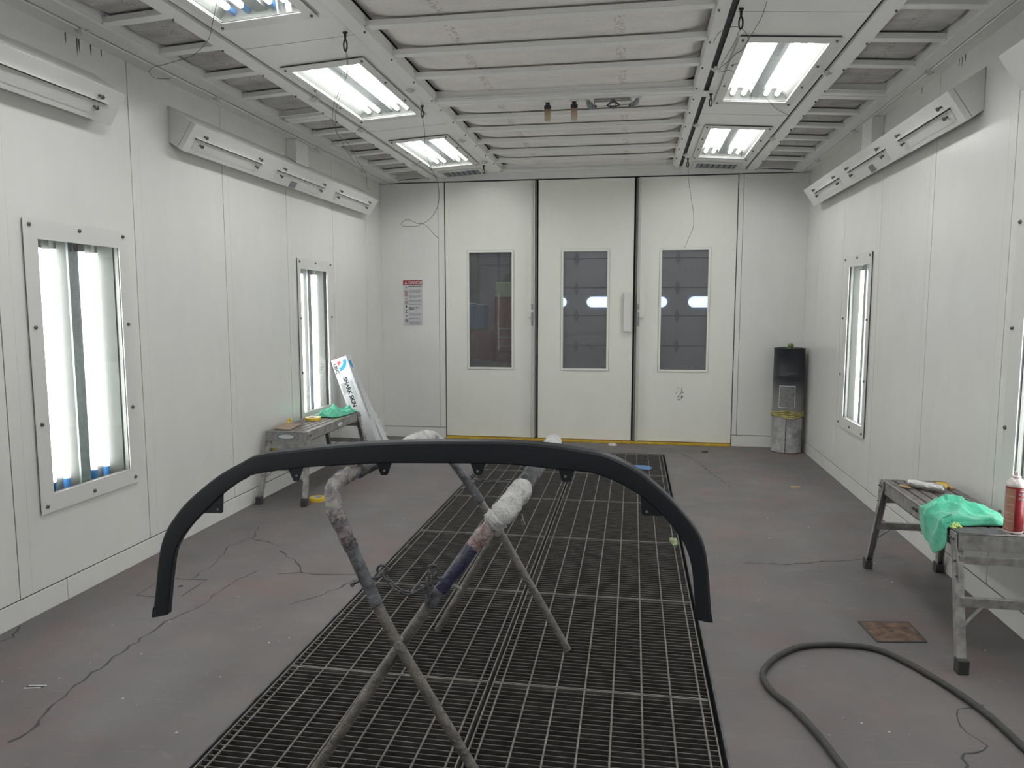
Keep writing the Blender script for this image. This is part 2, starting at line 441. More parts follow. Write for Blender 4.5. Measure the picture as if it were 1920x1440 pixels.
# ------------------------------------------------------------------ side walls
SEAMS = [YN, -.88, .09, 1.06, 2.03, 3.005, 3.98, 4.955, 5.93, 6.90, 7.80, YB]
LITES = [(.275, .86), (3.185, 3.835), (6.105, 6.725)]
LZ0, LZ1 = .575, 1.855
def side_wall(name, X, s):          # s = +1: room is on the +x side
    bm = B()
    bk = X-s*.004; a, b = sorted((X, X-s*.03)) if False else sorted((X, X-s*.004))
    for y0, y1 in zip(SEAMS, SEAMS[1:]):
        y0 += .003; y1 -= .003
        hole = [l for l in LITES if l[0] > y0 and l[1] < y1]
        if hole:
            h0, h1 = hole[0]
            for q in ((y0, h0, .118, WT), (h1, y1, .118, WT), (h0, h1, .118, LZ0), (h0, h1, LZ1, WT)): box(bm, a, b, *q)
        else: box(bm, a, b, y0, y1, .118, WT)
    o = struct(mk(name, bm, 'wall', origin=(X, YN, 0)), 'white enamelled metal panel wall on the '+('left' if s > 0 else 'right'))
    bm = B(); a, b = sorted((X-s*.005, X-s*.03))
    ys = [YN]+[v for l in LITES for v in l]+[YB]
    for k in range(0, len(ys), 2): box(bm, a, b, ys[k], ys[k+1], 0, WT)
    for l in LITES: box(bm, a, b, *l, 0, LZ0); box(bm, a, b, *l, LZ1, WT)
    mk('panel_joint', bm, 'gap2', o)
    bm = B(); a, b = sorted((X+s*.004, X-s*.004))
    yy = [YN, 1.1, 3.3, 5.02, 7.0, YB]
    for y0, y1 in zip(yy, yy[1:]): box(bm, a, b, y0, y1-.004, 0, .112)
    bb = struct(mk('baseboard_'+('left' if s > 0 else 'right'), bm, 'wall', bevel=.002), 'low white metal skirting along the '+('left' if s > 0 else 'right')+' wall')
    # faint vertical ribs beside the seams
    bm = B(); a, b = sorted((X, X+s*.0006))
    for y in SEAMS[1:-1]: box(bm, a, b, y+.075, y+.077, .13, 2.45)
    mk('panel_rib', bm, 'wall', o)
    # dark runs under the eave
    bm = B()
    rr = [(3.52, .05), (3.60, .10), (3.615, .07), (3.70, .06), (3.78, .03)] if s > 0 else [(4.62, .035), (4.66, .05), (4.70, .04), (5.25, .03)]
    for y, l in rr:
        prism(bm, [(X+s*.0006, y-.005, WT-.006), (X+s*.0006, y+.005, WT-.004), (X+s*.0006, y+.003, WT-.02-l*.5), (X+s*.0006, y, WT-.02-l*.8), (X+s*.0006, y-.003, WT-.02-l*.4)], (s*.0004, 0, 0))
    mk('dark_drip_stain', bm, 'gap2', o)
    return o
wl = side_wall('wall_left', XL, 1); wr = side_wall('wall_right', XR, -1)
# room ends
bm = B(); box(bm, XL-.03, XR+.03, YN-.05, YN, 0, 3.2)
struct(mk('wall_front', bm, 'wall'), 'white wall behind the viewer')
# back wall beside and above the doors
DX0, DX1, DZ = -2.128, 1.074, 2.915
bm = B()
for q in ((XL, -2.205), (-2.201, DX0-.006), (DX1+.006, 1.128), (1.132, XR)):
    box(bm, *q, YB, YB+.06, .125, 3.0 if False else 2.91)
for q in ((XL, DX0-.006), (DX1+.006, XR)): box(bm, *q, YB-.006, YB+.06, 0, .118)
cbm = [(XL, -1.48), (-1.48, .384), (.384, XR)]
for a, b in cbm: hexa(bm, [(a, YB-.01, 2.922), (b, YB-.01, 2.922), (b, YB+.06, 2.922), (a, YB+.06, 2.922), (a, YB-.01, zc(a)+.01), (b, YB-.01, zc(b)+.01), (b, YB+.06, zc(b)+.01), (a, YB+.06, zc(a)+.01)])
wb = struct(mk('wall_back', bm, 'wall', origin=(CX, YB, 0)), 'white end wall around the three doors')
bm = B(); box(bm, XL-.03, DX0, YB+.061, YB+.075, 0, 3.05); box(bm, DX1, XR+.03, YB+.061, YB+.075, 0, 3.05); box(bm, DX0, DX1, YB+.061, YB+.075, 2.95, 3.05)
mk('wall_backing', bm, 'gap2', wb)
bm = B(); box(bm, XL, XL+.012, YB-.014, YB-.001, .12, 2.90); box(bm, XR-.012, XR, YB-.014, YB-.001, .12, 2.90)
mk('corner_sealant', bm, 'wall', wb)
# door frame
bm = B()
box(bm, DX0-.006, DX0, YB+.002, YB+.08, 0, 2.92); box(bm, DX1, DX1+.006, YB+.002, YB+.08, 0, 2.92); box(bm, DX0, DX1, YB+.002, YB+.08, 2.916, 2.922)
for x in (-1.078, .012): box(bm, x-.024, x+.022, YB+.045, YB+.075, .02, 2.915)
t1 = struct(mk('trim_1', bm, 'gap'), 'dark rubber seals around and between the doors')
bm = B(); box(bm, -1.096, -1.077, YB+.012, YB+.04, .035, 2.905); box(bm, .010, .031, YB+.012, YB+.04, .035, 2.905)
mk('grey_seal', bm, 'greyink', t1)
bm = B(); box(bm, DX0+.01, DX1-.005, YB-.05, YB+.07, 0, .022)
struct(mk('trim_2', bm, 'yline', bevel=.003), 'yellow painted threshold strip under the doors')

# ------------------------------------------------------------------ doors
def make_door(i, x0, x1, w0, w1):
    z0, z1 = .032, 2.908; a, b = .822, 2.137
    bm = B()
    for q in ((x0, w0, z0, z1), (w1, x1, z0, z1), (w0, w1, z0, a), (w0, w1, b, z1)):
        box(bm, q[0], q[1], YB, YB+.05, q[2], q[3])
    d = struct(mk('door_%d' % i, bm, 'door', origin=(x0, YB, 0)), ['left door leaf with a window onto red shelving', 'middle door leaf with a grey handle plate', 'right door leaf with a window onto the garage door'][i-1])
    bm = B(); e = .014; f = .010
    for q in ((w0-e, w0+f, a-e, b+e), (w1-f, w1+e, a-e, b+e), (w0+f, w1-f, a-e, a+f), (w0+f, w1-f, b-f, b+e)):
        box(bm, q[0], q[1], YB-.008, YB, q[2], q[3])
    mk('window_frame', bm, 'door', d, bevel=.002)
    bm = B()
    for q in ((w0-e-.003, w0-e, a-e, b+e), (w1+e, w1+e+.003, a-e, b+e), (w0-e, w1+e, b+e, b+e+.002), (w0-e, w1+e, a-e-.002, a-e)):
        box(bm, q[0], q[1], YB-.002, YB, q[2], q[3])
    mk('frame_sealant', bm, 'greyink', d)
    bm = B(); box(bm, w0+.001, w1-.001, YB+.02, YB+.026, a+.001, b-.001)
    mk('window_pane', bm, 'dpane', d)
    return d
d1 = make_door(1, -2.122, -1.098, -1.857, -1.350)
d2 = make_door(2, -1.058, -.010, -.787, -.283)
d3 = make_door(3, .033, 1.070, .285, .796)
def rod(door, x, s):
    bm = B(); y = YB-.045
    tube(bm, [(x, y, .035), (x, y, 1.40)], .0145, 12); tube(bm, [(x, y, 1.54), (x, y, 2.90)], .0145, 12)
    tube(bm, [(x, y, 1.60), (x, y, 1.56)], .016, 12)
    r_ = mk('locking_rod', bm, 'rodp', door, smooth=True)
    for z in (.30, .75, 2.45, 2.84):
        bm = B(); tube(bm, [(x, y, z-.015), (x, y, z+.015)], .018, 12); box(bm, x-.012, x+.012, y, YB, z-.010, z+.010)
        mk('rod_guide', bm, 'rodp', r_, smooth=True)
    bm = B(); box(bm, x+s*.005, x+s*.055, YB-.04, YB, 1.40, 1.56) if s > 0 else box(bm, x+s*.055, x+s*.005, YB-.04, YB, 1.40, 1.56)
    mk('latch_box', bm, 'door', door, bevel=.003)
    bm = B(); tube(bm, [(x, y-.006, 1.55), (x, y-.012, 1.49)], .012, 10); box(bm, x-.012, x+.012, y-.016, y+.004, 1.31, 1.46)
    mk('latch_lever', bm, 'galv', door, bevel=.002)
rod(d1, -1.118, -1); rod(d3, .050, 1)
bm = B(); box(bm, -.108, -.025, YB-.05, YB-.002, 1.245, 1.675)
mk('handle_plate', bm, 'frame', d2, bevel=.005)
bm = B()
for k in range(26):
    x = .505+random.uniform(-.03, .035); z = .56+random.uniform(-.07, .08)
    l = random.uniform(.008, .03); a = random.uniform(.2, 1.6)
    bar(bm, (x, YB-.0008, z), (x+l*math.cos(a), YB-.0008, z+l*math.sin(a)), .004, .001, (0, 1, 0))
mk('black_smudge', bm, 'ink', d3)

# danger sign
sg = thing('danger_sign', (-2.51, YB-.002, 1.31), 'white and red safety notice on the end wall left of the doors', 'sign')
SX0, SX1, SZ0, SZ1 = -2.628, -2.398, 1.306, 1.824
YS = YB-.0035
bm = B(); box(bm, SX0, SX1, YS, YB-.0002, SZ0, SZ1); mk('sign_sheet', bm, 'white', sg)
bm = B(); box(bm, SX0, SX1, YS-.001, YS, SZ1-.056, SZ1); mk('header_band', bm, 'dred', sg)
def signtext(s, size, x, z, mat, bold=0, sq=1, nm='lettering'):
    return mk(nm, text_bm(s, size, frame_mtx((x, YS-.0016, z), (1, 0, 0), (0, 0, 1)), .0003, 'LEFT', bold, sq), mat, sg)
signtext('DANGER', .046, SX0+.066, SZ1-.046, 'white', .0012, .95)
bm = B(); prism(bm, [(SX0+.016, YS-.0012, SZ1-.047), (SX0+.052, YS-.0012, SZ1-.047), (SX0+.034, YS-.0012, SZ1-.014)], (0, -.0006, 0)); mk('warning_triangle', bm, 'white', sg)
signtext('!', .026, SX0+.031, SZ1-.045, 'dred')
signtext('EXPLOSION HAZARD', .0185, SX0+.064, SZ1-.080, 'ink', .0006, .88)
signtext('PERSONAL INJURY\nHAZARD', .0175, SX0+.068, SZ1-.322, 'ink', .0006, .85)
bm = B()
z = SZ1-.115
for n_, gap_ in ((5, .010), (4, .012), (3, .014), (2, .010), (0, .080), (0, .0), (3, .016), (2, .018), (4, 0)):
    for k in range(n_):
        box(bm, SX0+.068, SX1-.014-random.uniform(0, .06 if k == n_-1 else .012), YS-.0012, YS, z, z+.0032); z -= .0088
    z -= gap_+(.006 if n_ else 0)
mk('fine_print', bm, 'greyink', sg)
for zz, red in ((-.135, 1), (-.172, 1), (-.255, 1), (-.462, 1)):
    bm = B(); c = (SX0+.038, YS-.0014, SZ1+zz)
    pts = [(c[0]+.0165*math.cos(t*math.pi/10), c[1], c[2]+.0165*math.sin(t*math.pi/10)) for t in range(20)]
    tube(bm, pts, .0022, 6, closed=True); bar(bm, (c[0]-.011, c[1], c[2]+.011), (c[0]+.011, c[1], c[2]-.011), .003, .001, (0, 1, 0))
    mk('prohibition_ring', bm, 'dred', sg)
for zz, h in ((-.135, .012), (-.172, .012), (-.255, .012), (-.462, .012), (-.30, .036), (-.347, .016), (-.368, .014), (-.41, .014), (-.212, .012), (-.083, .014)):
    bm = B(); c = (SX0+.037, YS-.001, SZ1+zz)
    prism(bm, [(c[0]+.007*math.cos(q), c[1], c[2]+h/2*math.sin(q)+.002*math.cos(3*q)) for q in [2*math.pi*k/10 for k in range(10)]], (0, .001, 0)); mk('pictogram', bm, 'ink', sg)

# ------------------------------------------------------------------ wall lights
def screwhead(bm, c, n, r=.010):
    c = Vector(c); n = Vector(n); tube(bm, [c, c+n*.006, c+n*.010], [r, r, r*.6], 8)
def wall_light(X, s, y0, y1, label, mg=(.085, .065), blue=False):
    z0, z1 = .49, 1.945
    t = thing('wall_light', (X, (y0+y1)/2, z0), label, 'light', 'tall fluorescent lights in the walls')
    g0, g1, h0, h1 = y0+mg[0], y1-mg[1], .580, 1.850
    def bx(bm, xa, xb, *q):
        a, b = sorted((X+s*xa, X+s*xb)); box(bm, a, b, *q)
    bm = B()
    for q in ((y0, g0, z0, z1), (g1, y1, z0, z1), (g0, g1, z0, h0), (g0, g1, h1, z1)): bx(bm, .009, .013, *q)
    fr = mk('frame', bm, 'frame', t)
    bm = B(); m_ = .006
    for q in ((y0+m_, g0-.004, z0+m_, z1-m_), (g1+.004, y1-m_, z0+m_, z1-m_), (g0-.004, g1+.004, z0+m_, h0-.02), (g0-.004, g1+.004, h1+.02, z1-m_)): bx(bm, .001, .009, *q)
    mk('gasket', bm, 'gap', t)  # dark strip standing in for the shadow line behind the frame
    ys = [y0+.035, (y0+y1)/2, y1-.03]
    for y in ys:
        for z in (z0+.035, z1-.03):
            bm = B(); screwhead(bm, (X+s*.013, y, z), (s, 0, 0)); mk('screw', bm, 'screw', fr, smooth=True)
    for z in (.94, 1.42):
        for y in (y0+.035, y1-.022):
            bm = B(); screwhead(bm, (X+s*.013, y, z), (s, 0, 0)); mk('screw', bm, 'screw', fr, smooth=True)
    # reflector box behind the wall face
    D = .10
    bm = B()
    bx(bm, -D-.004, -D, g0-.014, g1+.014, h0-.05, h1+.05)
    bx(bm, -D, -.006, g0-.014, g0-.010, h0-.05, h1+.05); bx(bm, -D, -.006, g1+.010, g1+.014, h0-.05, h1+.05)
    bx(bm, -D, -.006, g0-.01, g1+.01, h0-.054, h0-.05); bx(bm, -D, -.006, g0-.01, g1+.01, h1+.05, h1+.054)
    # white folded reflector planes between the tubes
    W = g1-g0; f = lambda u: g0+u*W
    for ua, ub, da, db in ((.0, .12, -.03, -D+.004), (.38, .47, -D+.004, -.045), (.53, .63, -.045, -D+.004), (.88, 1.0, -D+.004, -.03)):
        hexa(bm, [(X+s*da, f(ua), h0-.04), (X+s*db, f(ub), h0-.04), (X+s*(db-.003), f(ub), h0-.04), (X+s*(da-.003), f(ua), h0-.04),
                  (X+s*da, f(ua), h1+.04), (X+s*db, f(ub), h1+.04), (X+s*(db-.003), f(ub), h1+.04), (X+s*(da-.003), f(ua), h1+.04)])
    mk('reflector', bm, 'refl', t)
    bm = B(); bx(bm, -.052, -.040, f(.44), f(.56), h0-.04, h1+.04); bc = mk('ballast_cover', bm, 'galv', t)
    bm = B()
    for k in range(34): bx(bm, -.040, -.0392, f(.455), f(.455+random.uniform(.06, .09)), 1.32+k*.0135, 1.32+k*.0135+.006)
    mk('printed_label', bm, 'greyink', bc)
    bm = B(); bx(bm, -.040, -.020, f(.47), f(.53), h1-.04, h1+.01); mk('clip', bm, 'black', bc)
    for u in (.16, .325, .675, .84):
        bm = B(); tube(bm, [(X-s*.072, f(u), h0+.035 if blue else h0-.02), (X-s*.072, f(u), h1-.035)], .0155, 16)
        tb = mk('tube', bm, 'wtube', t, smooth=True)
        bm = B(); tube(bm, [(X-s*.072, f(u), h1-.035), (X-s*.072, f(u), h1+.03)], .0158, 12); mk('tube_end', bm, 'refl', tb, smooth=True)
        if blue:
            bm = B(); tube(bm, [(X-s*.072, f(u), h0-.03), (X-s*.072, f(u), h0+.035)], .0168, 12); mk('tube_end', bm, 'tubecap', tb, smooth=True)
    if blue:
        bm = B(); bx(bm, -.04, -.01, g0+.001, g0+.035, h0+.001, h0+.045); mk('bracket', bm, 'black', t)
    bm = B(); bx(bm, -.004, -.001, g0-.003, g1+.003, h0-.02, h1+.02); mk('pane', bm, 'pane', t)
    return t
wall_light(XL, 1, 3.155, 3.885, 'large fluorescent light in the left wall, nearest the viewer', blue=True)
wall_light(XL, 1, 6.085, 6.815, 'fluorescent light in the left wall behind the far bench', (.056, .10))
wall_light(XR, -1, 6.065, 6.795, 'fluorescent light in the right wall near the drum', (.05, .14))
wall_light(XR, -1, 3.150, 3.890, 'fluorescent light cut off at the right edge, behind the red spray can', (.06, .12))
wall_light(XL, 1, .225, .955, 'fluorescent light in the left wall beside the viewer, outside the photo')
wall_light(XR, -1, .220, .960, 'fluorescent light in the right wall beside the viewer, outside the photo')

# ------------------------------------------------------------------ ceiling
PL = [(-2.195, -1.535, 'left'), (.485, 1.132, 'right')]
FIXY = [(4.365, 5.73), (6.385, 7.75), (2.36, 3.74), (.35, 1.73)]
bm = B()
box(bm, XL-.03, XR+.03, YN, YB+.06, 3.10, 3.16)
ceil = struct(mk('ceiling', bm, 'gap2', origin=(CX, YN, 3)), 'white metal ceiling with filter bays and two light strips')
FX = {'left': (-2.145, -1.612), 'right': (.548, 1.085)}
bm = B()
for (a, b, nm) in PL:
    fx = FX[nm]; h = (fx[0]+.04, fx[1]-.045)
    cuts = [YN]+sum([[y0+.07, y1-.07] for y0, y1 in sorted(FIXY)], [])+[YB]
    for k in range(0, len(cuts), 2): cbox(bm, a, b, cuts[k], cuts[k+1], 0, .004)
    for y0, y1 in FIXY: cbox(bm, a, h[0], y0+.07, y1-.07, 0, .004); cbox(bm, h[1], b, y0+.07, y1-.07, 0, .004)
mk('light_strip_panel', bm, 'ceil', ceil)
bm = B()
for (a, b, nm) in PL:
    for y in (2.03, 4.04, 6.05, 8.0)[:3]: cbox(bm, a, b, y, y+.003, -.0006, .0)
mk('panel_joint', bm, 'gap2', ceil)
bm = B()   # longitudinal runners (frame members) and eaves
runs = [(-1.525, -1.447), (.384, .448), (-2.302, -2.212), (1.148, 1.238), (-2.765, -2.662), (1.618, 1.700)]
for a, b in runs: cbox(bm, a, b, YN, YB, -.012, .055)
cbox(bm, XL, -2.785, YN, YB, -.004, .05); cbox(bm, 1.712, XR, YN, YB, -.004, .05)
tube(bm, [(-2.785, YN, 2.915), (-2.785, YB, 2.915)], .008, 8); tube(bm, [(1.714, YN, 2.915), (1.714, YB, 2.915)], .008, 8)
mk('runner', bm, 'ceil', ceil, bevel=.002)
bm = B()
for a, b in ((-1.5345, -1.5235), (.449, .4845), (-2.2115, -2.1955), (1.1325, 1.1475), (-2.7845, -2.7655), (1.7005, 1.7115)): cbox(bm, a, b, YN, YB, .010, .014)
mk('slot_shadow_gap', bm, 'gap', ceil)
bm = B()   # cross beams
for y in (5.40, 2.87, .34):
    cbox(bm, -1.540, -1.447, y-.005, y+.125, -.018, -.010); cbox(bm, .384, .492, y-.005, y+.125, -.018, -.010)
    for a, b in ((-2.31, -2.62), (1.23, 1.65), (-1.45, .39)):
        a, b = sorted((a, b)); cbox(bm, a, b, y-.01, y+.13, -.014, .05)
        cbox(bm, a, b, y+.045, y+.052, -.018, -.012)
cbox(bm, -1.45, .39, 8.20, YB, -.014, .05)
mk('cross_beam', bm, 'ceil', ceil, bevel=.002)
# latches along the dark slots
for (x, ys) in ((-2.775, (3.5, 4.74, 6.35, 7.45)), (1.706, (4.9, 6.4, 7.6)), (-1.53, (5.05, 6.6, 7.6)), (.478, (4.9, 6.35, 7.55)), (1.14, (4.95, 6.75)), (-2.205, (5.0, 5.9, 7.4))):
    for y in ys:
        bm = B(); z = zc(x)-.012
        tube(bm, [(x-.03, y-.015, z-.006), (x, y, z-.022), (x+.03, y+.015, z-.006)], .007, 8)
        box(bm, x-.012, x+.012, y-.02, y+.02, z-.02, z+.004)
        mk('latch', bm, 'frame', ceil, smooth=True)
bm = B()
for a, b in runs[:4]:
    for y in [3.53+.455*k for k in range(4)]+[5.34, 5.60]+[5.98+.44*k for k in range(6)]:
        x = b-.012 if (a+b)/2 < CX and a > -2 else (a+.012 if (a+b)/2 > CX and b < 1 else (a+.012 if a < CX else b-.012))
        screwhead(bm, (x, y, zc(x)-.012), (0, 0, -1), .006)
mk('frame_screws', bm, 'screw', ceil)
# vent grilles at the ends of the strips
for nm, (a, b) in FX.items():
    v = thing('ceiling_vent', ((a+b)/2, 8.08, zc((a+b)/2)-.02), 'louvred vent at the far end of the %s light strip' % nm, 'vent', 'louvred vents beside the doors')
    bm = B()
    a0, b0 = a+.03, b-.03
    for q in ((a0, b0, 7.93, 7.965), (a0, b0, 8.225, 8.26), (a0, a0+.04, 7.965, 8.225), (b0-.04, b0, 7.965, 8.225)): cbox(bm, *q, -.016, -.001)
    mk('vent_frame', bm, 'frame', v, bevel=.002)
    bm = B(); cbox(bm, a0+.04, b0-.04, 7.965, 8.225, -.004, -.001); mk('vent_backing', bm, 'gap2', v)
    bm = B(); n = 7; W = (b0-a0-.08)/n
    for k in range(n):
        x = a0+.04+k*W; cbox(bm, x+.004, x+W-.012, 7.967, 8.223, -.013, -.009)
    for y in (8.03, 8.095, 8.16): cbox(bm, a0+.04, b0-.04, y, y+.004, -.012, -.007)
    mk('louvres', bm, 'galv', v)

# filter bays
def filter_bay(x0, x1, y0, y1, ribs, mat, label, rr=.032):
    f = thing('ceiling_filter', ((x0+x1)/2, (y0+y1)/2, zc((x0+x1)/2)), label, 'filter', 'fleece filter bays in the ceiling')
    bm = B(); nx, ny = 28, 90
    V = []
    edges = [y0]+ribs+[y1]
    for j in range(ny+1):
        y = y0+(y1-y0)*j/ny; row = []
        for i in range(nx+1):
            x = x0+(x1-x0)*i/nx; u = i/nx
            k = max(q for q in range(len(edges)-1) if edges[q] <= y+1e-6) if y < y1-1e-6 else len(edges)-2
            t = (y-edges[k])/(edges[k+1]-edges[k])
            belly = math.sin(math.pi*min(1, max(0, t)))
            edge = min(u, 1-u)
            z = zc(x)+.062-.026*belly*min(1, edge*9)-.012*min(1, edge*9) + .018*max(0, 1-edge*22)
            z += .004*math.sin(x*23+k*2)*math.sin(y*31)*belly
            row.append(bm.verts.new((x, y, z)))
        V.append(row)
    for j in range(ny):
        for i in range(nx): bm.faces.new((V[j][i], V[j][i+1], V[j+1][i+1], V[j+1][i]))
    mk('filter_media', bm, mat, f, smooth=True)
    for y in ribs:
        bm = B(); cbox(bm, x0, x1, y-rr, y+rr, .004, .008); cbox(bm, x0, x1, y-rr, y-rr+.004, .008, .034); cbox(bm, x0, x1, y+rr-.004, y+rr, .008, .034)
        cbox(bm, x0, x0+.012, y-rr*1.1, y+rr*1.1, -.002, .005); cbox(bm, x1-.012, x1, y-rr*1.1, y+rr*1.1, -.002, .005)
        mk('rib', bm, 'ceil', f, bevel=.002)
    bm = B(); e = .022
    cbox(bm, x0, x0+.004, y0, y1, .004, .06); cbox(bm, x1-.004, x1, y0, y1, .004, .06)
    cbox(bm, x0, x1, y0, y0+e, .004, .008); cbox(bm, x0, x1, y1-e, y1, .004, .008); cbox(bm, x0, x1, y1-.004, y1, .004, .06)
    mk('filter_frame', bm, 'ceil', f)
rn = [3.53, 3.985, 4.44, 4.885]; rf = [5.985, 6.40, 6.85, 7.31, 7.755]
bays = [(-1.447, .384, 'middle', 'filt'), (-2.662, -2.302, 'left', 'filts'), (1.238, 1.618, 'right', 'filts')]
for a, b, nm, mt in bays:
    filter_bay(a, b, 3.0, 5.39, rn, mt, {'middle': 'wide near filter bay in the middle of the ceiling', 'left': 'narrow near filter bay along the left eave', 'right': 'narrow near filter bay along the right eave'}[nm])
    filter_bay(a, b, 5.53, 8.195, rf, mt, {'middle': 'wide far filter bay in the middle of the ceiling, towards the doors', 'left': 'narrow far filter bay along the left eave, above the blower box', 'right': 'narrow far filter bay along the right eave, above the blower box'}[nm])
    bm = B(); cbox(bm, a, b, YN, 2.87, .05, .06); mk('filter_media_behind_viewer', bm, mt, ceil)

# ceiling lights
def ceiling_light(nm, y0, y1, label, blue=False):
    a, b = FX[nm]
    xm = (a+b)/2
    t = thing('ceiling_light', (xm, (y0+y1)/2, zc(xm)-.01), label, 'light', 'four tube fluorescent ceiling lights')
    g0, g1, h0, h1 = a+.045, b-.055, y0+.085, y1-.085
    if nm == 'right': g0, g1 = a+.055, b-.050
    bm = B()
    for q in ((a, g0, y0, y1), (g1, b, y0, y1), (g0, g1, y0, h0), (g0, g1, h1, y1)): cbox(bm, *q, -.013, -.009)
    fr = mk('frame', bm, 'frame', t)
    bm = B(); m_ = .005
    for q in ((a+m_, g0-.008, y0+m_, y1-m_), (g1+.008, b-m_, y0+m_, y1-m_), (g0-.008, g1+.008, y0+m_, h0-.008), (g0-.008, g1+.008, h1+.008, y1-m_)): cbox(bm, *q, -.009, -.0005)
    mk('gasket', bm, 'gap', t)  # shade under the frame edge, drawn as a dark strip
    for y in [y0+.04+(y1-y0-.08)*k/3 for k in range(4)]:
        for x in (a+.022, b-.022):
            bm = B(); screwhead(bm, (x, y, zc(x)-.013), (0, 0, -1), .008); mk('screw', bm, 'screw', fr, smooth=True)
    D = .075
    bm = B(); e = .012
    cbox(bm, g0-e, g1+e, h0-e, h1+e, D, D+.003)
    cbox(bm, g0-e-.003, g0-e, h0-e, h1+e, .005, D); cbox(bm, g1+e, g1+e+.003, h0-e, h1+e, .005, D)
    cbox(bm, g0-e, g1+e, h0-e-.003, h0-e, .005, D); cbox(bm, g0-e, g1+e, h1+e, h1+e+.003, .005, D)
    W = g1-g0; f = lambda u: g0+u*W
    for ua, ub, da, db in ((-.02, .10, .015, D-.003), (.39, .46, D-.003, .035), (.54, .61, .035, D-.003), (.90, 1.02, D-.003, .015)):
        xa, xb = f(ua), f(ub)
        hexa(bm, [(xa, h0-.008, zc(xa)+da), (xb, h0-.008, zc(xb)+db), (xb, h1+.008, zc(xb)+db), (xa, h1+.008, zc(xa)+da),
                  (xa, h0-.008, zc(xa)+da+.002), (xb, h0-.008, zc(xb)+db+.002), (xb, h1+.008, zc(xb)+db+.002), (xa, h1+.008, zc(xa)+da+.002)])
    mk('reflector', bm, 'refl', t)
    bm = B(); cbox(bm, f(.42), f(.58), h0-.008, h1+.008, .028, .033); bc = mk('ballast_cover', bm, 'galv', t)
    bm = B()
    for k in range(20): cbox(bm, f(.46), f(.46+random.uniform(.05, .09)), h0+.03+k*.016, h0+.037+k*.016, .0272, .028)
    mk('printed_label', bm, 'greyink', bc)
    bm = B(); cbox(bm, f(.475), f(.525), h0-.004, h0+.02, .012, .028); mk('clip', bm, 'black', bc)
    for u in (.15, .325, .675, .85):
        x = f(u); z = zc(x)+.038
        e1 = h1-.06 if blue else h1-.03
        bm = B(); tube(bm, [(x, h0+.01, z), (x, e1, z)], .0155, 16); tb = mk('tube', bm, 'tube', t, smooth=True)
        bm = B(); tube(bm, [(x, e1, z), (x, h1+.008, z)], 0.0160, 12); mk('tube_end', bm, 'tubecap' if blue else 'refl', tb, smooth=True)
    bm = B(); cbox(bm, g0-.007, g1+.007, h0-.007, h1+.007, -.007, -.004); mk('pane', bm, 'pane', t)
ceiling_light('left', *FIXY[0], 'four tube ceiling light on the left, in the middle of its strip')
ceiling_light('left', *FIXY[1], 'four tube ceiling light on the left, nearest the doors')
ceiling_light('left', *FIXY[2], 'four tube ceiling light on the left cut by the top edge of the photo', True)
ceiling_light('right', *FIXY[0], 'four tube ceiling light on the right, the larger one')
ceiling_light('right', *FIXY[1], 'four tube ceiling light on the right, nearest the doors')
ceiling_light('right', *FIXY[2], 'four tube ceiling light on the right above the top edge of the photo')
ceiling_light('left', *FIXY[3], 'four tube ceiling light on the left behind the viewer')
ceiling_light('right', *FIXY[3], 'four tube ceiling light on the right behind the viewer')

# ------------------------------------------------------------------ wall blower boxes
def blower(X, s, y0, y1, slots, label, sticker=None):
    t = thing('blower_box', (X, (y0+y1)/2, 2.49), label, 'air duct', 'long angled blower boxes high on the side walls')
    P = [(0, 2.768), (0, 2.547), (.050, 2.512), (.152, 2.667)]
    bm = B(); prism(bm, [(X+s*(d+.001), y0, z) for d, z in P], (0, y1-y0, 0)); mk('casing', bm, 'hood', t, bevel=.002)
    # face plate standing off the casing
    u = Vector((.105, 0, .158)).normalized(); n = Vector((.158, 0, -.105)).normalized()
    def fp(a, k, y): # a along the face from bottom, k off the face
        q = Vector((.052, 0, 2.511))+u*a+n*k; return (X+s*q.x, y, q.z)
    L = .188
    def fbox(bm, a0, a1, k0, k1, ya, yb):
        hexa(bm, [fp(a0, k0, ya), fp(a1, k0, ya), fp(a1, k1, ya), fp(a0, k1, ya), fp(a0, k0, yb), fp(a1, k0, yb), fp(a1, k1, yb), fp(a0, k1, yb)])
    bm = B(); fbox(bm, 0, L, .001, .034, y0, y1); fc = mk('face_plate', bm, 'hood', t, bevel=.003)
    for a, b in slots:
        bm = B(); fbox(bm, .100, .106, .0345, .0365, a, b); mk('slot', bm, 'gap', t)
        bm = B(); fbox(bm, .108, .111, .0345, .052, a-.005, b+.005); mk('slot_lip', bm, 'hood', t)
        bm = B(); fbox(bm, .030, .099, .0345, .0365, a+.01, b-.01); mk('nozzle_plate', bm, 'frame', t)
        for yy in (a+.075, b-.075):
            for aa in (.135, .072):
                bm = B(); c = Vector(fp(aa, .035, yy)); d = Vector((s*n.x, 0, n.z))
                tube(bm, [c, c+d*.012, c+d*.022, c+d*.028], [.006, .006, .013, .010], 10); mk('knob', bm, 'screw', t, smooth=True)
    if sticker:
        bm = B(); fbox(bm, .008, .062, .037, .0378, sticker, sticker+.11); mk('rating_label', bm, 'greyink', t)
blower(XL, 1, 4.356, 7.72, [(4.42, 5.28), (5.52, 6.42), (6.66, 7.56)], 'long blower box on the left wall above the far bench', 5.80)
blower(XL, 1, 1.0, 3.72, [(1.1, 1.95), (2.1, 3.62)], 'blower box on the left wall cut by the left edge of the photo')
blower(XR, -1, 4.351, 7.72, [(4.42, 5.22), (5.47, 6.36), (6.60, 7.45)], 'long blower box on the right wall above the drum', 5.80)
blower(XR, -1, 1.0, 3.80, [(1.1, 1.95), (2.1, 3.62)], 'blower box on the right wall cut by the right edge of the photo')
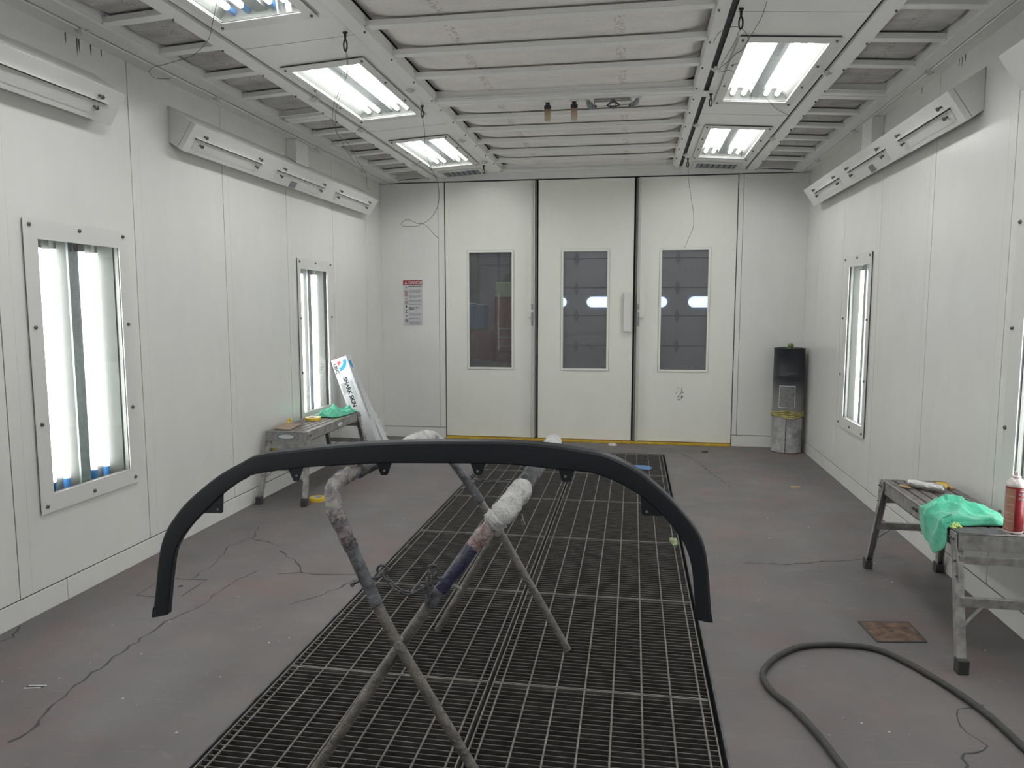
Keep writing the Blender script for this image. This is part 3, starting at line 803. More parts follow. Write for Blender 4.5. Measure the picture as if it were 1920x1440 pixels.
for X, s, nm in ((XL, 1, 'left'), (XR, -1, 'right')):
    bm = B(); prism(bm, [(X+s*.001, 5.97, 2.771), (X+s*.085, 5.97, 2.718), (X+s*.085, 5.97, WT-.003), (X+s*.001, 5.97, WT-.003)], (0, .24, 0))
    tag(mk('duct_riser', bm, 'ceil', bevel=.003), 'short square duct joining the %s blower box to the eave' % nm, 'air duct', 'duct risers')

# ------------------------------------------------------------------ things hanging from the ceiling
HK = [(-1.572, 3.99, .10), (-1.574, 5.49, .085), (-1.586, 7.84, .085), (.505, 4.0, .10), (.508, 5.51, .085), (.513, 7.81, .085)]
HLab = ['black cable tie loop hanging at the left, nearest the viewer', 'black cable tie loop hanging between the two left ceiling lights', 'black cable tie hanging beside the left vent',
        'black cable tie hanging at the right, nearest the viewer', 'black cable tie hanging between the two right ceiling lights', 'black cable tie hanging beside the right vent']
for (x, y, l), lab in zip(HK, HLab):
    bm = B(); z = zc(x)
    tube(bm, [(x-.012, y, z-.001), (x+.012, y, z-.001)], .008, 8)
    tube(bm, [(x, y, z), (x, y, z-l*.42)], [.009, .0055], 8)
    pts = [(x+.0095*math.sin(t), y, z-l*.70+l*.30*math.cos(t)) for t in [2*math.pi*k/18 for k in range(18)]]
    tube(bm, pts, .0045, 6, closed=True)
    tag(mk('cable_tie', bm, 'black', smooth=True), lab, 'cable tie', 'black ties hanging from the ceiling')
def wire(pts, r, label):
    bm = B(); tube(bm, smoothpath(pts, 5), r, 5)
    tag(mk('hanging_wire', bm, 'wire', smooth=True), label, 'wire', 'thin wires hanging from the ceiling')
def under(pts): return [(x, y, min(z, zc(x)-.016)) for x, y, z in pts]
wire(under([(-1.571, 3.99, 2.92), (-1.718, 4.381, 2.934), (-1.895, 4.772, 2.97), (-2.104, 5.163, 2.97), (-2.284, 5.554, 2.96), (-2.429, 5.945, 2.95), (-2.48, 6.336, 2.93), (-2.549, 6.727, 2.852), (-2.622, 7.118, 2.825), (-2.757, 7.509, 2.80), (-2.87, 7.85, 2.775)]), .0016, 'thin wire trailing from the nearest left tie to the far left corner')
wire(under([(-1.565, 3.99, 2.92), (-1.719, 4.391, 2.915), (-1.93, 4.793, 2.945), (-2.143, 5.194, 2.955), (-2.32, 5.596, 2.95), (-2.426, 5.997, 2.906), (-2.507, 6.399, 2.859), (-2.613, 6.8, 2.868)]), .0016, 'shorter thin wire trailing beside the long one at the left')
wire([(-1.574, 5.49, 2.92), (-1.607, 5.659, 2.864), (-1.652, 5.829, 2.781), (-1.675, 5.998, 2.711), (-1.7, 6.168, 2.678), (-1.691, 6.337, 2.596), (-1.723, 6.506, 2.462), (-1.824, 6.676, 2.354), (-1.986, 6.845, 2.294), (-2.167, 7.014, 2.356), (-2.286, 7.184, 2.346), (-2.318, 7.353, 2.334), (-2.228, 7.522, 2.35), (-2.22, 7.692, 2.395), (-2.186, 7.861, 2.351), (-2.185, 8.031, 2.31), (-2.176, 8.2, 2.284)], .0023, 'looped wire hanging left of the doors above the danger sign')
wire([(.515, 7.81, 2.93), (.534, 7.875, 2.761), (.563, 7.94, 2.636), (.594, 8.005, 2.482), (.602, 8.07, 2.353), (.565, 8.135, 2.25), (.528, 8.2, 2.144)], .002, 'thin wire hanging down in front of the right door')
wire(under([(.607, 3.872, 2.985), (.615, 4.072, 2.985), (.599, 4.372, 2.985), (.589, 4.558, 2.985), (.562, 4.626, 2.985), (.534, 4.764, 2.985), (.504, 4.86, 2.985), (.5, 4.964, 2.985), (.524, 4.946, 2.98), (.568, 4.911, 2.975), (.633, 5.04, 2.975), (.717, 5.166, 2.975), (.797, 5.249, 2.97), (.902, 5.568, 2.965), (.996, 5.791, 2.96), (1.128, 5.991, 2.95)]), .0018, 'long curly wire crossing the larger right ceiling light')
wire([(.408, 4.349, 2.96), (.415, 4.229, 2.96), (.442, 4.156, 2.96), (.484, 4.126, 2.96), (.528, 4.155, 2.96), (.569, 4.254, 2.96), (.605, 4.424, 2.96), (.619, 4.604, 2.96), (.594, 4.723, 2.96), (.555, 4.756, 2.96)], .0016, 'ring shaped wire beside the nearest right tie')
wire([(.505, 4.0, 2.90), (.514, 4.168, 2.94), (.518, 4.326, 2.95), (.511, 4.495, 2.96), (.497, 4.678, 2.96), (.492, 4.746, 2.96)], .002, 'short straight wire below the nearest right tie')
wire([(-1.917, 3.317, 2.955), (-2.085, 3.55, 2.94), (-2.187, 3.693, 2.93), (-2.276, 3.804, 2.93), (-2.438, 3.947, 2.92), (-2.533, 3.993, 2.915), (-2.677, 4.034, 2.905), (-2.782, 4.064, 2.90), (-2.847, 4.131, 2.895), (-2.865, 4.218, 2.89), (-2.79, 4.242, 2.89)], .0016, 'thin wire curling from the top left ceiling light to the eave')

# covered nozzles and fusible link bracket under the cross beam
for x, lab in ((-.638, 'left one of two tan capped nozzles hanging from the ceiling beam'), (-.446, 'right one of two tan capped nozzles, beside the link bracket')):
    t = thing('ceiling_nozzle', (x, 5.49, 2.86), lab, 'nozzle', 'tan capped ceiling nozzles')
    bm = B(); lathe(bm, [(.034, 2.998), (.034, 2.990), (.026, 2.984), (.014, 2.984), (.014, 2.99)], (x, 5.49, 0), 24); mk('flange', bm, 'frame', t, smooth=True)
    bm = B(); lathe(bm, [(.016, 2.988), (.016, 2.966), (.026, 2.962), (.026, 2.945), (.022, 2.935), (0, 2.935)], (x, 5.49, 0), 24); mk('collar', bm, 'black', t, smooth=True)
    mm, nt, b = newmat('tan_to_cream_cap')
    g = nt.nodes.new('ShaderNodeTexCoord'); s = nt.nodes.new('ShaderNodeSeparateXYZ'); nt.links.new(g.outputs['Generated'], s.inputs[0])
    nt.links.new(ramp(nt, s.outputs[2], [(.1, (.46, .43, .30)), (.55, (.40, .31, .20)), (.95, (.22, .14, .09))]), b.inputs['Base Color']); b.inputs['Roughness'].default_value = .5
    bm = B(); lathe(bm, [(.0225, 2.938), (.0235, 2.90), (.0235, 2.865), (.021, 2.857), (0, 2.855)], (x, 5.49, 0), 24); mk('cap', bm, mm, t, smooth=True)
t = thing('fusible_link_bracket', (-.173, 5.49, 2.93), 'grey link bracket with two elbow horns under the ceiling beam', 'bracket')
bm = B()
for z in (2.992, 2.978): tube(bm, [(-.30, 5.49, z-.001), (-.05, 5.49, z+.001)], .006, 10)
mk('conduit', bm, 'steel', t, smooth=True)
for x, s in ((-.345, 1), (.0, -1)):
    bm = B(); lathe(bm, [(.024, 2.997), (.024, 2.990), (.012, 2.988)], (x-s*.008, 5.49, 0), 20); mk('flange', bm, 'frame', t, smooth=True)
    bm = B(); tube(bm, smoothpath([(x-s*.006, 5.49, 2.990), (x, 5.49, 2.975), (x+s*.008, 5.49, 2.958), (x+s*.028, 5.49, 2.943), (x+s*.046, 5.49, 2.940)], 4), [.012]*4+[.017]*4+[.022]*4+[.015]*4+[.010], 16)
    mk('elbow_horn', bm, 'galv', t, smooth=True)
    bm = B(); tube(bm, [(x+s*.046, 5.49, 2.944), (x+s*.060, 5.49, 2.944)], .011, 10); box(bm, x+s*.044-.002, x+s*.044+.002, 5.486, 5.494, 2.94, 2.992); mk('coupling', bm, 'screw', t, smooth=True)
bm = B(); tube(bm, [(-.29, 5.49, 2.944), (-.05, 5.49, 2.948)], .0015, 5); mk('link_wire', bm, 'screw', t)
bm = B(); xx = -.168
for s in (-1, 1):
    bar(bm, (xx+s*.008, 5.49, 2.976), (xx+s*.046, 5.49, 2.944), .012, .006, (0, 1, 0)); bar(bm, (xx+s*.046, 5.49, 2.944), (xx+s*.010, 5.49, 2.940), .006, .005, (0, 1, 0))
    bar(bm, (xx+s*.014, 5.49, 2.962), (xx+s*.022, 5.49, 2.934), .005, .005, (0, 1, 0))
box(bm, xx-.012, xx+.012, 5.48, 5.50, 2.964, 2.984); box(bm, xx-.028, xx+.028, 5.482, 5.498, 2.928, 2.936); tube(bm, [(xx, 5.474, 2.934), (xx, 5.506, 2.934)], .010, 10)
mk('link_frame', bm, 'steeldark', t)

# ------------------------------------------------------------------ benches (folding aluminium work platforms)
def bench(x0, x1, y0, y1, H, feet, label, wall_side):
    # feet: (xa, xb, ya, yb) outer floor positions
    t = thing('work_platform', ((x0+x1)/2, (y0+y1)/2, 0), label, 'bench', 'folding aluminium work platforms')
    n = 6; W = (x1-x0)/n
    bm = B()
    for k in range(n):
        a, b = x0+k*W+.0065, x0+(k+1)*W-.0065
        box(bm, a, b, y0+.012, y1-.012, H-.012, H)
        for j in range(4):
            xx = a+(b-a)*(j+.5)/4; box(bm, xx-.0035, xx+.0035, y0+.014, y1-.014, H, H+.0018)
    mk('tread', bm, 'slat', t)
    bm = B(); box(bm, x0+.004, x1-.004, y0+.01, y1-.01, H-.040, H-.036); mk('under_plate', bm, 'gap', t)
    for xa, xb in ((x0, x0), (x1-.004, x1-.014)):
        bm = B(); box(bm, xa, xa+.004, y0, y1, H-.075, H-.001); box(bm, xb, xb+.014, y0, y1, H-.005, H+.001); box(bm, xb, xb+.014, y0, y1, H-.075, H-.070)
        mk('side_rail', bm, 'steel', t, bevel=.001)
    for ya, yb, yc in ((y0-.004, y0, y0-.004), (y1, y1+.004, y1-.012)):
        bm = B(); box(bm, x0, x1, ya, yb, H-.075, H-.001); box(bm, x0, x1, yc, yc+.016, H-.005, H+.001)
        mk('end_rail', bm, 'steel', t, bevel=.001)
    fa, fb, ya, yb = feet
    for (fy, ty, s) in ((ya, y0+.035, -1), (yb, y1-.035, 1)):
        for (fx, tx, sx) in ((fa, x0+.012, -1), (fb, x1-.012, 1)):
            top = Vector((tx, ty, H-.02)); bot = Vector((fx, fy, .05)); d = (bot-top).normalized()
            bm = B()
            # U channel leg: web + two flanges
            bar(bm, top, bot, .036, .004, (0, 1, 0)); 
            for q in (-.016, .016):
                bar(bm, top+Vector((q, .0, 0))+Vector((0, -s*.015, 0)), bot+Vector((q, 0, 0))+Vector((0, -s*.015, 0)), .004, .030, (0, 1, 0))
            lg = mk('leg', bm, 'steel', t, bevel=.001)
            bm = B(); box(bm, fx-.022, fx+.022, fy-.024, fy+.024, 0, .060); mk('foot', bm, 'footrub', lg, bevel=.004)
            # hinge bracket
            bm = B(); xo = tx+sx*.016
            def on(z): k = (top.z-z)/(top.z-bot.z); return ty+(fy-ty)*k
            prism(bm, [(xo, ty-s*.0-.030, H-.004), (xo, ty+.030, H-.004), (xo, ty+.034, H-.045), (xo, on(H-.13)+.020, H-.13), (xo, on(H-.20)+.014, H-.20), (xo, on(H-.20)-.014, H-.20), (xo, on(H-.13)-.020, H-.13), (xo, ty-.034, H-.045)], (sx*.006, 0, 0))
            br = mk('hinge_bracket', bm, 'steel', lg, bevel=.001)
            bm = B()
            for yy, zz in ((ty-.014, H-.03), (ty+.014, H-.03), (on(H-.12), H-.12), (on(H-.18), H-.18)): screwhead(bm, (xo+sx*.006, yy, zz), (sx, 0, 0), .006)
            mk('rivets', bm, 'screw', br)
        # cross rungs and braces of this leg pair
        def at(z, lo): k = (H-.02-z)/(H-.07); return ((x0+.012+(fa-x0-.012)*k) if lo else (x1-.012+(fb-x1+.012)*k), ty+(fy-ty)*k, z)
        bm = B(); a, b = at(.27, True), at(.27, False); bar(bm, a, b, .022, .040, (0, 0, 1)); mk('rung', bm, 'steel', t, bevel=.002)
        bm = B(); a, b = at(H-.115, True), at(H-.115, False); bar(bm, a, b, .010, .034, (0, 0, 1)); mk('upper_rung', bm, 'steel', t, bevel=.001)
        for lo in (True, False):
            p = at(.17, lo); q = list(at(.255, lo)); q[0] += .085*(1 if lo else -1)
            bm = B(); bar(bm, p, q, .006, .014, (0, 1, 0)); mk('brace', bm, 'steel', t)
    return t
BR = bench(1.405, 1.735, 3.385, 4.41, .545, (1.375, 1.758, 3.21, 4.47), 'grey aluminium work platform by the right wall, under the green towel and red can', 1)
BLf = bench(-2.84, -2.50, 5.36, 6.50, .545, (-2.835, -2.465, 5.21, 6.62), 'grey aluminium work platform by the left wall with cardboard and yellow tape on it', -1)
# bolts and stickers on the platforms
bm = B()
for y in (3.90, 3.86, 3.80): screwhead(bm, (1.405, y, .515), (-1, 0, 0), .009)
mk('rail_bolts', bm, 'gap', BR)
bm = B(); prism(bm, [(1.407, 3.383, .5475), (1.50, 3.383, .5475), (1.60, 3.40, .5475), (1.59, 3.47, .5475), (1.50, 3.495, .5475), (1.43, 3.48, .5475), (1.407, 3.44, .5475)], (0, 0, .0012)); mk('worn_corner_patch', bm, 'steeldark', BR)
def oval_badge(parent, c, xd, w_, h_, txt, size):
    xd = Vector(xd); nrm = xd.cross(Vector((0, 0, 1))); c = Vector(c)
    for k, (f, m_) in enumerate(((1, 'shopblue'), (.90, 'steel'), (.86, 'shopblue'), (.80, 'frame'))):
        bm = B(); prism(bm, [c+nrm*.0006*k+xd*(w_/2*f*math.cos(a))+Vector((0, 0, h_/2*f*math.sin(a))) for a in [2*math.pi*i/28 for i in range(28)]], nrm*.0008)
        mk('badge', bm, m_, parent)
    bm = text_bm(txt, size, frame_mtx(c+nrm*.0022, xd, (0, 0, 1)), .0002, 'CENTER', .0006); bmesh.ops.translate(bm, verts=bm.verts[:], vec=(0, 0, -size*.36))
    mk('badge_lettering', bm, 'shopblue', parent)
oval_badge(BLf, (-2.67, 5.3555, .507), (1, 0, 0), .16, .042, 'WERNER', .028)
oval_badge(BLf, (-2.4995, 6.02, .508), (0, 1, 0), .13, .042, 'WERNER', .022)

# towels
def towel(name, cx, cy, zt, fn_r, folds, hmax, label, cat, seed, edge=None, rot=0, group=None):
    random.seed(seed); bm = B(); nr, na = 44, 120; G = []
    ph = [random.uniform(0, 6.28) for _ in range(8)]
    for i in range(nr+1):
        row = []
        for k in range(na):
            a = 2*math.pi*k/na; u = i/nr; r_ = fn_r(a)*u
            x = r_*math.cos(a); y = r_*math.sin(a)
            X = x*math.cos(rot)-y*math.sin(rot); Y = x*math.sin(rot)+y*math.cos(rot)
            f = 0
            for j, (fx, fy, amp) in enumerate(folds):
                q = math.sin(fx*X+fy*Y+ph[j]+.9*math.sin(9*X+7*Y+ph[j])); f += amp*(1-abs(q))**1.3
            z = (hmax*.35+f)*(1-u**5)+.004
            if u > .93: z = min(z, .006+z*.55)
            WX, WY, WZ = cx+X, cy+Y, zt+z
            if edge is not None:
                ex, s = edge
                d = (ex-WX)*s
                if d > -.012: 
                    d2 = d+.012; WZ = zt+z*.5-d2*1.0+.0; WX = ex-s*(.006+.35*z+.16*d2); 
            row.append(bm.verts.new((WX, WY, WZ)))
            if i == 0: break
        G.append(row)
    for i in range(nr):
        for k in range(na):
            l = (k+1) % na
            if i == 0: bm.faces.new((G[0][0], G[1][k], G[1][l]))
            else: bm.faces.new((G[i][k], G[i+1][k], G[i+1][l], G[i][l]))
    o = mk(name, bm, 'green', smooth=True)
    md = o.modifiers.new('thick', 'SOLIDIFY'); md.thickness = .004; md.offset = 1
    return tag(o, label, cat, group)
def blob(pts):        # radial outline through (angle deg, radius)
    P = sorted(pts)
    def f(a):
        d = math.degrees(a) % 360
        Q = P+[(P[0][0]+360, P[0][1])]
        if d < P[0][0]: d += 360
        for (a0, r0), (a1, r1) in zip(Q, Q[1:]):
            if a0 <= d <= a1:
                t = (d-a0)/(a1-a0); t = t*t*(3-2*t); return r0+(r1-r0)*t
        return P[0][1]
    return f
towel('towel', 1.50, 3.66, .549, blob([(5, .175), (28, .19), (50, .17), (66, .30), (80, .29), (95, .17), (130, .16), (165, .185), (190, .21), (212, .27), (230, .28), (250, .19), (285, .17), (320, .21), (345, .19)]),
      [(7, 26, .036), (-16, 17, .022), (32, 26, .009)], .044, 'green microfibre towel draped over the edge of the right platform', 'towel', 5, edge=(1.399, 1), group='green towels')
towel('towel', -2.655, 6.275, .549, blob([(0, .13), (40, .17), (60, .26), (78, .25), (95, .17), (120, .22), (150, .14), (200, .12), (235, .16), (250, .23), (270, .18), (290, .22), (330, .14)]),
      [(26, 15, .034), (-20, 22, .020), (10, 42, .012)], .070, 'green microfibre towel bunched on the left platform', 'towel', 11, group='green towels')

# things on the left platform
def tape_roll(c, label, r=.062, h=.024):
    t = thing('tape_roll', c, label, 'tape', 'yellow masking tape rolls')
    x, y, z = c
    bm = B(); lathe(bm, [(r*.62, z), (r, z), (r, z+h), (r*.62, z+h), (r*.62, z)], (x, y, 0), 40)
    bmesh.ops.delete(bm, geom=[f for f in bm.faces if len(f.verts) > 4], context='FACES_ONLY'); mk('tape', bm, 'yellow', t, smooth=True)
    bm = B(); lathe(bm, [(r*.56, z+.001), (r*.615, z+.001), (r*.615, z+h-.001), (r*.56, z+h-.001), (r*.56, z+.001)], (x, y, 0), 40)
    bmesh.ops.delete(bm, geom=[f for f in bm.faces if len(f.verts) > 4], context='FACES_ONLY'); mk('core', bm, 'white', t, smooth=True)
tape_roll((-2.715, 5.955, .548), 'yellow tape roll lying on the left platform', .066)
tape_roll((-2.435, 5.38, .001), 'yellow tape roll lying on the floor beside the left platform', .062, .026)
bm = B(); prism(bm, [(-2.815, 5.43, .552), (-2.665, 5.42, .549), (-2.70, 5.70, .551), (-2.83, 5.66, .561)], (0, 0, .004)); tag(mk('cardboard_scrap', bm, 'card'), 'piece of brown cardboard on the near end of the left platform', 'cardboard')
bm = B(); 
for k in range(5): tube(bm, [(-2.83+k*.006, 5.70-.01*k, .549), (-2.825+k*.004, 5.71, .575+.005*(k % 2)), (-2.81+k*.004, 5.705, .59)], .008, 6)
tag(mk('tape_scrap', bm, 'yellow', smooth=True), 'crumpled yellow tape scrap behind the cardboard', 'tape')
bm = B()
for k in range(4): tube(bm, [(-2.878, 5.52+.012*k, .30+.02*k), (-2.870, 5.54, .34), (-2.878, 5.555-.01*k, .37)], .010, 6)
tag(mk('tape_scrap', bm, 'yellow', smooth=True), 'small yellow tape bits stuck on the left wall under the platform', 'tape')
bm = B()
for k in range(5): tube(bm, [(-2.52, 6.0+.012*k, .549), (-2.53-.004*k, 6.02, .552), (-2.505, 6.05, .551)], .003, 5)
tag(mk('lime_scrap', bm, 'lime'), 'lime masking scrap on the far half of the left platform', 'scrap')

# things on the right platform
t = thing('spray_can', (1.645, 3.445, .547), 'dark red aerosol can standing on the near end of the right platform', 'spray can')
cx_, cy_, z_ = 1.645, 3.445, .5485; r_ = .037
bm = B(); lathe(bm, [(r_*.93, 0), (r_, .006), (r_, .196), (r_*.95, .203)], (cx_, cy_, z_), 40); mk('body', bm, 'canred', t, smooth=True)
bm = B(); lathe(bm, [(r_*1.03, 0), (r_*1.03, .006), (r_*.9, .009)], (cx_, cy_, z_-.0005), 40); mk('base_rim', bm, 'canwhite', t, smooth=True)
bm = B(); lathe(bm, [(r_*1.0, .200), (r_*1.04, .205), (r_*1.0, .210), (r_*.80, .226), (r_*.45, .236), (r_*.45, .240), (r_*.50, .243), (.012, .246), (0, .246)], (cx_, cy_, z_), 40); mk('dome', bm, 'canwhite', t, smooth=True)
bm = B(); lathe(bm, [(.009, .244), (.009, .254), (.0075, .262), (0, .262)], (cx_, cy_, z_), 16); box(bm, cx_-.010, cx_+.004, cy_-.006, cy_+.006, z_+.256, z_+.264); mk('nozzle', bm, 'canwhite', t, smooth=True)
def can_arc(a0, a1, z0, z1, rr, mat, nm):
    bm = B(); n = 16; pr = None
    for k in range(n+1):
        a = R(a0+(a1-a0)*k/n); p = (cx_+rr*math.cos(a), cy_+rr*math.sin(a))
        v = (bm.verts.new((*p, z_+z0)), bm.verts.new((*p, z_+z1)))
        if pr: bm.faces.new((pr[0], v[0], v[1], pr[1]))
        pr = v
    return mk(nm, bm, mat, t, smooth=True)
can_arc(168, 246, .010, .192, r_+.0006, 'cantan', 'side_label')
for k in range(4): can_arc(185, 242, .05+k*.036, .0515+k*.036, r_+.0009, 'canwhite', 'label_rule')
def can_text(s, size, a0, z0, bold=.0005):
    bm = text_bm(s, size, Matrix(), .0001, 'LEFT', bold)
    for v in bm.verts:
        a = R(a0)+v.co.x/r_; rr = r_+.0012; v.co = Vector((cx_+rr*math.cos(a), cy_+rr*math.sin(a), z_+z0+v.co.y))
    return mk('lettering', bm, 'white', t)
can_text('Primer', .017, 262, .146); can_text('SURFACE', .013, 262, .166)
can_arc(268, 330, .184, .186, r_+.001, 'white', 'label_rule'); can_arc(268, 330, .190, .192, r_+.001, 'white', 'label_rule')
# foil wrapped bundle with brush
bm = B(); p0, p1 = Vector((1.475, 4.225, .574)), Vector((1.615, 4.085, .574)); pts = []; rr = []
for k in range(25):
    q = k/24; pts.append(p0.lerp(p1, q)); rr.append(.026*(1-.18*abs(math.sin(q*9)))*(min(1, q*7+.35))*(min(1, (1-q)*9+.5)))
tube(bm, pts, rr, 18)
for v in bm.verts: v.co += Vector((random.uniform(-1, 1), random.uniform(-1, 1), random.uniform(-1, 1)))*.0018
tag(mk('foil_bundle', bm, 'silver', smooth=True), 'crumpled silver foil bundle lying on the far half of the right platform', 'foil bundle')
bm = B(); pts = [(1.64+.042*math.cos(a)*1.0+.02*math.sin(a), 4.22+.058*math.sin(a), .550+.006*math.sin(a)) for a in [2*math.pi*k/20 for k in range(20)]]
prism(bm, pts, (0, 0, .014)); tag(mk('plastic_spreader', bm, 'yellow', bevel=.003), 'flat yellow spreader beyond the silver foil bundle', 'spreader')
bm = B(); bar(bm, (1.70, 4.20, .552), (1.715, 4.36, .552), .020, .006); tag(mk('wooden_stick', bm, 'tan'), 'flat wooden stick beside the yellow spreader', 'stick')
bm = B(); bar(bm, (1.445, 4.235, .553), (1.47, 4.17, .558), .024, .006); tag(mk('wooden_stick', bm, 'tan'), 'short wooden stick end left of the silver foil bundle', 'stick')
bm = B()
for k in range(9): tube(bm, [(1.402+random.uniform(0, .045), 3.44+random.uniform(0, .05), .548), (1.405+random.uniform(0, .05), 3.44+random.uniform(0, .05), .556+random.uniform(0, .008))], .006, 6)
tag(mk('lime_scrap', bm, 'lime'), 'lime masking scraps on the near left corner of the right platform', 'scrap')

# ------------------------------------------------------------------ boxes leaning on the left wall
def leaning_box(yf, dep, T, Bt, wd, label, big):
    T = Vector((T[0], 0, T[1])); Bt = Vector((Bt[0], 0, Bt[1])); ax = (T-Bt).normalized(); wv = Vector((ax.z, 0, -ax.x))
    t = thing('carton', (Bt.x+wd/2, yf+dep/2, 0), label, 'carton', 'long white cartons')
    def P(a, b, y): q = T-ax*a+wv*b; return (q.x, y, q.z)
    Lg = (T-Bt).length
    bm = B(); hexa(bm, [P(0, 0, yf), P(0, wd, yf), P(0, wd, yf+dep), P(0, 0, yf+dep), P(Lg, 0, yf), P(Lg, wd, yf), P(Lg, wd, yf+dep), P(Lg, 0, yf+dep)])
    mk('carton_body', bm, 'white', t, bevel=.002)
    if not big: return t
    dn = -ax
    def front(s, size, a, b, mat='ink', bold=0, sq=1):
        return mk('lettering', text_bm(s, size, frame_mtx(P(a, b, yf-.0008), dn, wv), .0003, 'LEFT', bold, sq), mat, t)
    # running text reads downward, letters' tops towards +wv
    front('SHARK SKIN', .055, .195, .060, 'ink', .0024, .98)
    front('SUPERIOR PANEL PREP', .016, .24, .125, 'greyink'); front('WATERBASED SOLVENT RESISTANT', .012, .24, .110, 'greyink')
    front('HULL BREATHER', .040, .78, .050, 'ink', .001)
    bm = B()
    for k in range(5): hexa(bm, [P(.24, .016+k*.0085, yf-.0008), P(.36-.01*(k % 3), .016+k*.0085, yf-.0008), P(.36-.01*(k % 3), .020+k*.0085, yf-.0008), P(.24, .020+k*.0085, yf-.0008)] + [P(.24, .016+k*.0085, yf), P(.36-.01*(k % 3), .016+k*.0085, yf), P(.36-.01*(k % 3), .020+k*.0085, yf), P(.24, .020+k*.0085, yf)])
    mk('fine_print', bm, 'greyink', t)
    # emblem: blue quarter ring round a small red quarter disc
    def sector(a_c, b_c, r0, r1, mat, y, side=None):
        bm = B(); n = 14; pts = []
        for k in range(n+1):
            q = R(90*k/n); pts.append((a_c+r1*math.sin(q), b_c+r1*math.cos(q)))
        if r0 > 0:
            for k in range(n, -1, -1):
                q = R(90*k/n); pts.append((a_c+r0*math.sin(q), b_c+r0*math.cos(q)))
        else: pts.append((a_c, b_c))
        prism(bm, [P(a, b, y) for a, b in pts], (0, -.0004, 0)); mk('emblem', bm, mat, t)
    sector(.030, .056, .062, .096, 'cyan', yf-.0004)
    sector(.030, .056, 0, .038, 'redp', yf-.0004)
    front('USC', .046, .040, .012, 'ink', .0016, 1.15)
    # side face
    def sidebm(s, size, a, y, mat, bold=0):
        q = T-ax*a+wv*(wd+.0009)
        return mk('lettering', text_bm(s, size, frame_mtx((q.x, y, q.z), dn, (0, 1, 0)), .0003, 'LEFT', bold), mat, t)
    sidebm('SHARK SKIN 4 MULTI TYPE LAYER & SKIN', .020, .28, yf+.035, 'ink', .0006)
    bm = B(); pts = []
    for k in range(11): q = R(90*k/10); pts.append((.055+.075*math.sin(q), .075-.06*math.cos(q)))
    pts.append((.055, .075))
    def S(a, y): q = T-ax*a+wv*(wd+.0004); return (q.x, yf+y, q.z)
    prism(bm, [S(a, y) for a, y in pts], wv*.0004); mk('emblem', bm, 'cyan', t)
    return t
leaning_box(6.73, .12, (-2.872, 1.00), (-2.52, .001), .165, 'white carton with blue and red emblem leaning on the left wall behind the platform', True)
leaning_box(6.87, .10, (-2.84, .80), (-2.47, .001), .15, 'plain white carton standing behind the printed carton', False)
bm = B(); random.seed(3); pts = []; rr = []
for k in range(22): pts.append((-2.37-.009*k+.006*math.sin(k*2), 7.03, .035+.020*k)); rr.append(.030*random.uniform(.7, 1.15))
tube(bm, pts, rr, 10)
tag(mk('plastic_wrap', bm, 'plast', smooth=True), 'crumpled clear plastic wrap standing beyond the leaning cartons', 'plastic wrap')

# ------------------------------------------------------------------ drum in the right corner
cx_, cy_ = 1.612, 8.06
t = thing('drum_stack', (cx_, cy_, 0), 'tall dark topped cardboard drum in the far right corner', 'drum')
mm, nt, b = newmat('oversprayed_drum')
g = nt.nodes.new('ShaderNodeTexCoord'); s = nt.nodes.new('ShaderNodeSeparateXYZ'); nt.links.new(g.outputs['Generated'], s.inputs[0])
ad = nt.nodes.new('ShaderNodeMath'); ad.operation = 'MULTIPLY_ADD'; ad.inputs[1].default_value = .12; nt.links.new(noise(nt, 5, 5, coords(nt)), ad.inputs[0]); nt.links.new(s.outputs[2], ad.inputs[2])
nt.links.new(ramp(nt, ad.outputs[0], [(.10, (.26, .26, .27)), (.35, (.20, .20, .215)), (.58, (.035, .038, .048)), (.9, (.018, .02, .028))]), b.inputs['Base Color']); b.inputs['Roughness'].default_value = .45
bm = B(); lathe(bm, [(.150, .40), (.153, .41), (.153, .805), (.155, .81), (.153, .815), (.153, 1.078), (.156, 1.082), (.156, 1.092), (.148, 1.092), (.146, 1.082), (0, 1.082)], (cx_, cy_, 0), 56); mk('upper_drum', bm, mm, t, smooth=True)
bm = B(); lathe(bm, [(.148, .004), (.152, .0), (.155, .012), (.151, .018), (.151, .375), (.148, .38)], (cx_, cy_, 0), 56)
mk('lower_can', bm, mat_pad('white_overspray_can', [(.38, (.20, .20, .21)), (.55, (.34, .34, .34)), (.7, (.52, .52, .51))], 6), t, smooth=True)
bm = B(); lathe(bm, [(.1535, .0), (.1565, .0), (.1565, .012), (.1535, .012)], (cx_, cy_, 0), 56); mk('rusty_rim', bm, 'rust', t, smooth=True)
bm = B(); random.seed(9)
for j in range(5):
    pts = [(cx_+(.155+random.uniform(0, .003))*math.cos(2*math.pi*k/48), cy_+(.155)*math.sin(2*math.pi*k/48), .385+.012*j-.01*math.sin(2*math.pi*k/48*3+j)+random.uniform(-.004, .004)) for k in range(48)]
    tube(bm, pts, .0085, 6, closed=True)
mk('yellow_tape_band', bm, flat('dirty_yellow_tape', (.42, .37, .13), .6, 0, .4, 14), t, smooth=True)
bm = B(); a = R(262); c = Vector((cx_+.153*math.cos(a), cy_+.153*math.sin(a), 0)); 
bar(bm, c+Vector((-.02, -.001, .012)), c+Vector((-.02, -.001, .375)), .007, .004, (0, 1, 0)); mk('seam', bm, 'rust', t)
